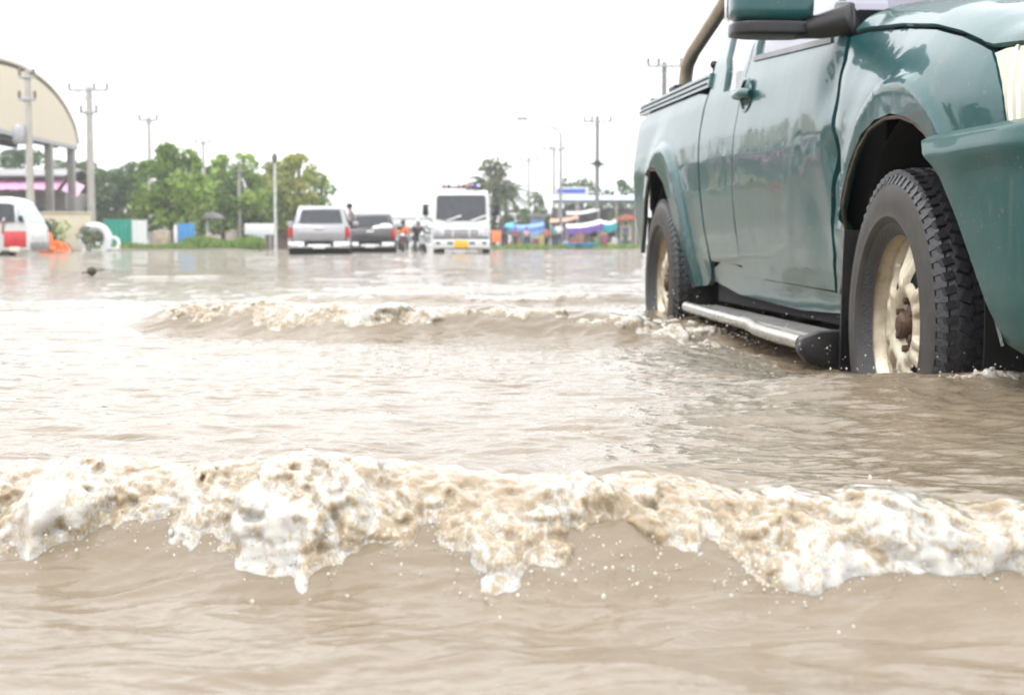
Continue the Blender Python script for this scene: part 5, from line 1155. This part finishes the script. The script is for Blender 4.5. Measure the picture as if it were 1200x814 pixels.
# ---- trees, left group
for a in [('bushy tree with a bare trunk standing beside the blue panel', 200, 82, 5.9, 4.6, LF_FRESH, .30, 30), ('upright light green tree just left of the house', 186, 90, 5.3, 3.8, LF_FRESH, .25, 24), ('tall light green tree right behind the blue panel', 226, 90, 5.6, 3.6, LF_FRESH, .25, 24),
          ('spreading green tree behind the white canopy post', 262, 96, 6.1, 4.6, LF_FRESH, .22, 28), ('green tree behind the short pale pole', 292, 98, 6.3, 4.4, LF_FRESH, .22, 26), ('yellowish green tree closest to the silver pickup', 352, 92, 5.9, 4.4, LF_YEL, .2, 30),
          ('yellow green tree behind the straight lamp post', 322, 99, 5.8, 4.4, LF_YEL, .2, 26), ('broad low green tree behind the silver pickup roof', 376, 102, 4.9, 3.2, LF_FRESH, .2, 20),
          ('dark tree between the pale double arm pole and the teal fence', 128, 105, 5.6, 6.0, LF_DARK, .15, 30), ('dark tree right behind the pale double arm pole', 102, 118, 6.9, 5.5, LF_DARK, .15, 28), ('dark green tree behind the bushy tree', 160, 112, 6.6, 5.5, LF_DARK, .15, 30),
          ('dusty dark tree under the roof edge of the arched hall', 86, 128, 7.6, 6.0, LF_GREY, .15, 28), ('dark tree filling the gap behind the pink house', 248, 122, 6.7, 6.5, LF_DARK, .15, 30), ('dark tree behind the white sign board', 305, 118, 6.0, 7.0, LF_DARK, .15, 30), ('dark tree under the arched hall behind the shop', 30, 128, 8.5, 11, LF_DARK, .15, 34)]:
    tree(a[0], a[1], a[2], a[3], a[4], a[5], a[6], a[7] + 6, .20, 'trees on the left verge', per=105)
# trees further along the same verge, outside the picture but mirrored in the truck doors
for k, (x, y, h, w_) in enumerate(((-27, 52, 7.5, 7), (-31, 41, 8, 8), (-33, 31, 7, 7), (-36, 60, 9, 9), (-40, 24, 8, 8))):
    t = tree('leafy dark verge tree beyond the van, number %s from it' % ['one', 'two', 'three', 'four', 'five'][k], 600, 60, h, w_, LF_DARK, .2, 24, .26); t.location = (x, y, .05); t['label'] = ['leafy tree just past the van towards the viewer', 'wide dark tree second past the van', 'round dark tree third past the van', 'tall dark tree set back behind the van', 'dark tree nearest the viewer on that verge'][k]
# grass strip
def grass(label, px0, px1, Y, h, n, seed):
    x0, x1 = GX(px0, Y), GX(px1, Y); r_ = np.random.default_rng(seed)
    p = np.stack([r_.uniform(x0, x1, n), Y + r_.normal(0, .8, n), np.full(n, .0)], -1); hh_ = h * r_.uniform(.4, 1.1, n) * (.85 + .15 * np.sin(p[:, 0] * 2.1)); d = r_.normal(0, .15, (n, 2)); wv = r_.uniform(-.05, .05, (n, 2))
    tip = p.copy(); tip[:, :2] += d; tip[:, 2] += hh_; mid = p.copy(); mid[:, :2] += d * .4 + wv; mid[:, 2] += hh_ * .55; m2 = p.copy(); m2[:, :2] += d * .4 - wv; m2[:, 2] += hh_ * .55
    o = mesh_np('grass', np.stack([p, mid, tip, m2], 1).reshape(-1, 3), np.arange(4 * n).reshape(-1, 4), LF_GRASS, attrs={'tone': np.repeat(np.clip(r_.normal(.55, .25, n), 0, 1), 4)}, smooth=False)
    tag(o, label, 'grass', kind='stuff')
grass('tall bright grass along the verge below the trees', 222, 304, 80, .75, 9000, 1); grass('short grass at the foot of the teal fence', 118, 215, 76, .4, 5000, 2); grass('weeds at the water edge before the stalls', 575, 745, 87, .35, 5000, 3)
# ---- far centre: footbridge and tree line
Y = 240; fb = thing('footbridge', 'pale footbridge crossing the road far away', 'footbridge', (GX(490, Y), Y, 0))
MB().box((0, 0, hgt(252, Y)), (70 / S(Y) * 2, 2.2, 1.0)).build('deck', WHITES, fb); MB().box((0, 0, hgt(256.5, Y)), (70 / S(Y) * 2, 2.0, .35)).build('beam', CONC, fb)
for px in (430, 473, 512, 548): MB().box((GX(px, Y) - fb.location.x, 0, hgt(256, Y) / 2), (.6, .6, hgt(256, Y))).build('pier', CONC, fb)
MB().box((0, -1, hgt(248, Y)), (70 / S(Y) * 2, .06, .08)).build('handrail', GALV, fb)
for k in range(7):
    t = tree('', 425 + k * 21, 330 + 12 * (k % 3), 4.6 + (k * 7 % 4) * .5, 9, LF_GREY, .1, 16, .5, 'far trees where the road meets the sky', base=.05, per=14); t['label'] = 'pale far tree where the flooded road meets the sky'
# ---- right side: palm and trees
def palm(label, px, Y, h):
    t = thing('palm_tree', label, 'palm tree', (GX(px, Y), Y, .05)); MB().tube([(0, 0, -.3), (.1, 0, h * .4), (0, .1, h)], [.24, .18, .15], 8).build('trunk', BARK, t)
    V = []; 
    for k in range(26):
        a = tr.uniform(0, 2 * math.pi); el = tr.uniform(-.5, 1.1); Ln = tr.uniform(1.6, 2.4); d = np.array([math.cos(a) * math.cos(el), math.sin(a) * math.cos(el), math.sin(el)])
        pr = np.array([0, .1, h])
        for s_ in range(9):
            f_ = (s_ + 1) / 9; p = np.array([0, .1, h]) + d * Ln * f_ + np.array([0, 0, -1.1 * f_ * f_]); side = np.cross(d, [0, 0, 1]); side /= np.linalg.norm(side) + 1e-6
            for q in (-1, 1):
                tip = p + side * q * .55 * (1 - .5 * f_) + d * .25 + np.array([0, 0, -.30]); V += [pr, p, tip, (pr + tip) / 2 + (0, 0, -.06)]
            pr = p
    V = np.array(V); mesh_np('crown', V, np.arange(len(V)).reshape(-1, 4), LF_GREY, t, attrs={'tone': np.repeat(tr.random(len(V) // 4), 4)}, smooth=False)
palm('palm tree rising just behind the lorry cab', 572, 110, hgt(216, 110)); palm('shorter palm with a ragged crown next to the taller palm', 592, 112, hgt(226, 112))
for a in [('dusty green tree under the palms beside the lorry', 579, 106, 6.6, 3.6, LF_GREY, .15, 40), ('dark tree peeping over the lorry roof lights', 562, 116, 5.0, 2.2, LF_DARK, .2, 16), ('round grey green tree below the farthest pole', 626, 122, 4.6, 3.6, LF_GREY, .2, 22), ('small dark tree between the palms and the round tree', 606, 116, 3.2, 3.2, LF_DARK, .15, 18),
          ('airy tree behind the blue shop sign', 662, 130, 6.1, 2.0, LF_GREY, .4, 12), ('broad dark tree above the stall roofs', 682, 126, 5.9, 5.0, LF_DARK, .2, 26), ('green tree at the tail of the green truck', 728, 122, 5.6, 4.6, LF_DARK, .2, 24), ('low dark tree behind the blue tarpaulins', 640, 112, 3.0, 2.6, LF_DARK, .2, 16), ('small tree between the stall and the red roofed booth', 719, 92, 2.3, 1.0, LF_GREY, .2, 14), ('small dark tree in front of the blue stall', 641, 96, 2.0, .9, LF_DARK, .2, 12)]:
    tree(a[0], a[1], a[2], a[3], a[4], a[5], a[6], a[7], .2, 'trees behind the market stalls')
# ---- blue-roofed shop
Y = 98; sb = thing('shop_building', 'open fronted shop with a pale blue roof and a blue sign', 'shop', (GX(694, Y), Y, .05)); ox = sb.location.x
x0, x1 = GX(648, Y) - ox, GX(760, Y) - ox
MB().prism([(0, hgt(236, Y)), (-.2, hgt(235, Y)), (3.5, hgt(228, Y)), (3.6, hgt(229, Y))], x0, x1, 'x').build('roof', mat('pale_blue_roof', (.45, .58, .78), .5, var=.08), sb)
MB().box(((x0 + x1) / 2, 4.2, 1.4), (x1 - x0, .2, 2.8)).build('back_wall', mat('dim_shop_wall', (.16, .15, .15), .9, var=.2), sb)
sg_ = MB().box((GX(670, Y) - ox, -.3, hgt(226.5, Y)), (38 / S(Y), .12, 12 / S(Y))).build('sign', WHITES, sb, bevel=.01); MB().box((GX(669, Y) - ox, -.37, hgt(225, Y)), (33 / S(Y), .03, 5.5 / S(Y))).build('sign_panel', mat('royal_blue_sign', (.05, .13, .55), .4), sg_)
for px in (655, 676, 700, 722, 745): MB().box((GX(px, Y) - ox, .1, hgt(236, Y) / 2), (.16, .16, hgt(236, Y))).build('post', CONC, sb)
MB().box(((x0 + x1) / 2, .1, hgt(237.5, Y)), (x1 - x0, .1, .2)).build('fascia', GREYR, sb)
# stalls with cloth roofs, tables and goods
def stall(label, px0, px1, zy0, zy1, Y, roofm, frontm=None, slope=0.0, cat='market stall', group='market stalls at the water edge', depth=2.0, front_h=.35):
    xa, xb = GX(px0, Y), GX(px1, Y); t = thing('market_stall', label, cat, ((xa + xb) / 2, Y, .05), 0, group); w_ = xb - xa; zl, zr = hgt(zy0, Y), hgt(zy1, Y)
    MB().grid(lambda a, b: (-w_ / 2 + w_ * a, -.3 + depth * b, zl + (zr - zl) * a + .25 * b - .10 * math.sin(math.pi * a) + slope * b), 10, 5).build('roof', roofm, t, solid=.03)
    if frontm: MB().grid(lambda a, b: (-w_ / 2 + w_ * a, -.31 - .02 * math.sin(a * 30), zl + (zr - zl) * a - .10 * math.sin(math.pi * a) - front_h * b), 24, 3).build('valance', frontm, t, solid=.02)
    for fx in (-.48, .48):
        for fy in (-.25, depth - .4): MB().tube([(w_ * fx, fy, -.1), (w_ * fx, fy, min(zl, zr) + (abs(zr - zl) if (fx > 0) == (zr > zl) else 0))], .04, 6).build('pole', GALV, t)
    MB().box((0, .4, .62), (w_ * .85, .9, .06)).build('table', mat('stall_table_wood', (.25, .17, .11), .8), t)
    return t, w_
TEALC = mat('turquoise_cloth', (.04, .42, .50), .6, var=.15); PURP = mat('violet_cloth', (.16, .08, .36), .6, var=.2); PEACH = mat('peach_sheet', (.60, .34, .25), .7, var=.12); RUSTY = mat('rusty_red_sheet', (.42, .13, .08), .7, var=.2)
st1, _ = stall('stall with a sloping white edged roof and violet cloth front', 664, 706, 268, 262, 90, WHITES, PURP, front_h=.42); st2, _ = stall('stall with a turquoise striped cloth front', 705, 722, 263, 261, 90.5, WHITES, TEALC, front_h=.5)
stall('stall under a long blue tarpaulin next to the lorry', 598, 638, 268, 265, 94, BLUET, BLUET, front_h=.25); stall('stall with a peach sheet roof behind the white shirted person', 644, 678, 261, 256, 95, PEACH); stall('stall with a white awning inside the blue roofed shop', 664, 702, 252, 247, 96.5, WHITES); stall('small stall with a teal cloth beside the long blue tarpaulin', 592, 602, 266, 264, 95, TEALC, TEALC)
t, w_, h_ = boxthing('booth', 'narrow booth with a red roof and cream curtain by the truck tail', 'booth', 727, 740, 253, 291, 89, 1, CREAM); MB().prism([(-w_ / 2 - .2, h_ - .15), (0, h_ + .1), (w_ / 2 + .3, h_ - .05), (w_ / 2 + .3, h_ - .2), (-w_ / 2 - .2, h_ - .3)], -.5, 1.0, 'y').build('roof', RUSTY, t); MB().grid(lambda a, b: (-w_ / 2 + w_ * a, .05 * math.sin(a * 25), .5 + (h_ - .7) * b), 30, 3).build('curtain', CREAM, t, solid=.02)
for f_ in (-.5, .5): MB().box((w_ * f_, 0, h_ / 2), (.07, .07, h_)).build('post', CONC, t)
t, w_, h_ = boxthing('hoarding', 'blue and white painted shed behind the blue tarpaulin', 'shed', 622, 642, 254, 291, 104, 1, CREAM); MB().box((0, .8, h_ / 2), (w_, 1.6, h_)).build('wall', mat('soft_blue_wall', (.28, .42, .66), .7), t); MB().box((0, .8, h_ + .1), (w_ + .4, 2.2, .2)).build('roof', GREYR, t)
t, w_, h_ = boxthing('sign_board', 'orange square board beside the lorry wheel', 'sign', 574, 587, 270, 284, 80, .1, ORANGE); MB().box((0, 0, h_ / 2), (w_, .06, h_)).build('board', mat('orange_board', (.80, .22, .08), .6), t, bevel=.01)
for f_ in (-.4, .4): MB().box((w_ * f_, .05, -.25), (.05, .05, .9)).build('leg', GALV, t)
# basins, crates and goods on the ground and tables
def basin(label, px, Y, r, m):
    t = thing('basin', label, 'basin', (GX(px, Y), Y, .05), 0, 'goods before the stalls'); MB().lathe([(0, .02), (r * .75, .02), (r, .28), (r * 1.08, .30), (r * .98, .26), (r * .7, .06), (0, .06)], 18).build('bowl', m, t); MB().lathe([(r * 1.0, .27), (r * 1.12, .29), (r * 1.12, .33), (r * 1.0, .32)], 18).build('rim', m, t)
BB = mat('bright_blue_plastic', (.05, .38, .75), .4, var=.08)
basin('small bright blue basin on the ground left of the larger one', 669, 86, .42, BB); basin('large bright blue basin on the ground before the violet stall', 687, 86, .62, BB)
cols = [(.34, .07, .08), (.40, .34, .12), (.08, .18, .08), (.28, .14, .06), (.45, .45, .46), (.22, .06, .09), (.05, .16, .20)]
names_c = ['red', 'yellow', 'green', 'orange brown', 'white', 'maroon', 'dark teal']
for k in range(14):
    px = [600, 607, 614, 621, 628, 634, 663, 672, 680, 690, 699, 708, 714, 720][k]; c = cols[k * 3 % 7]; Y = 92.5 if px < 640 else 89.3
    t = thing('goods_crate', '', 'crate', (GX(px, Y), Y, .05), 0, 'crates of goods at the stalls'); t['label'] = '%s crate of goods on the ground, %s' % (names_c[k * 3 % 7], ['at the left end of the blue tarpaulin stall', 'second along under the blue tarpaulin', 'third along under the blue tarpaulin', 'in the middle of the blue tarpaulin stall', 'fifth along under the blue tarpaulin', 'at the right end of the blue tarpaulin stall', 'left of the violet stall', 'at the left post of the violet stall', 'behind the large blue basin', 'in the middle of the violet stall', 'at the right post of the violet stall', 'at the left post of the turquoise stall', 'in the middle of the turquoise stall', 'at the right post of the turquoise stall'][k])
    hh_ = .35 + .25 * (k % 3); MB().box((0, 0, hh_ / 2), (.40, .4, hh_)).build('box', mat('crate_%s' % names_c[k * 3 % 7].replace(' ', '_'), c, .6, var=.2), t, bevel=.02)
    g_ = MB()
    for q in range(6): g_.ball((tr.uniform(-.13, .13), tr.uniform(-.13, .13), hh_ + .04), .075, 6, 5)
    g_.build('produce', mat('goods_%s' % names_c[(k * 5 + 2) % 7].replace(' ', '_'), cols[(k * 5 + 2) % 7], .6, var=.3), t)
for a in [('person in a white shirt standing by the peach roofed stall', 655, 87, (.70, .70, .72), (.05, .08, .12)), ('person in a maroon shirt under the left end of the blue tarpaulin', 604, 91, (.35, .06, .10), (.05, .05, .06)), ('person in a pale pink shirt under the blue tarpaulin', 617, 91.5, (.62, .35, .38), (.06, .06, .08)), ('person in a red shirt at the right end of the blue tarpaulin', 641, 91, (.60, .09, .07), (.05, .06, .08)), ('person in dark clothes in the violet stall', 696, 91, (.05, .05, .06), (.04, .04, .05)), ('person in a teal shirt behind the white shirted person', 650, 92, (.05, .32, .36), (.05, .05, .06)), ('person in a dark blue shirt near the red roofed booth', 733, 87.5, (.06, .10, .22), (.05, .12, .12)), ('person in a navy shirt next to the orange board', 591, 88, (.04, .07, .18), (.04, .04, .05))]:
    person(a[0], (GX(a[1], a[2]), a[2], .03), R(rnd.uniform(-60, 60)), 'stand', a[3], a[4], 1.35 if a[1] in (604, 617, 641) else 1.6, 'people at the market stalls')
# scrap floating on the water
db = thing('floating_debris', 'dark scrap of leaf and twig floating on the open water', 'debris', (GX(107, 14.2), 14.2, .03)); MB().ball((0, 0, 0.02), (.05, .03, .045), 8, 6).build('leaf', mat('wet_dark_leaf', (.05, .04, .03), .5), db); MB().tube([(-.10, 0, .0), (0, 0, .02), (.12, .02, .035)], .008, 5).build('twig', BARK, db)

# ================================================================== damp air over the flood
hm = bpy.data.materials.new('damp_air'); hm.use_nodes = True
hm.node_tree.nodes.remove(hm.node_tree.nodes['Principled BSDF'])
pv = hm.node_tree.nodes.new('ShaderNodeVolumePrincipled'); pv.inputs['Density'].default_value = .0010; pv.inputs['Color'].default_value = (.95, .97, 1, 1)
hm.node_tree.links.new(pv.outputs[0], [n for n in hm.node_tree.nodes if n.type == 'OUTPUT_MATERIAL'][0].inputs['Volume'])
hz_ = MB().box((0, 1950, 9.4), (6200, 4300, 22)).build('haze', hm, None, smooth=0); tag(hz_, kind='stuff')
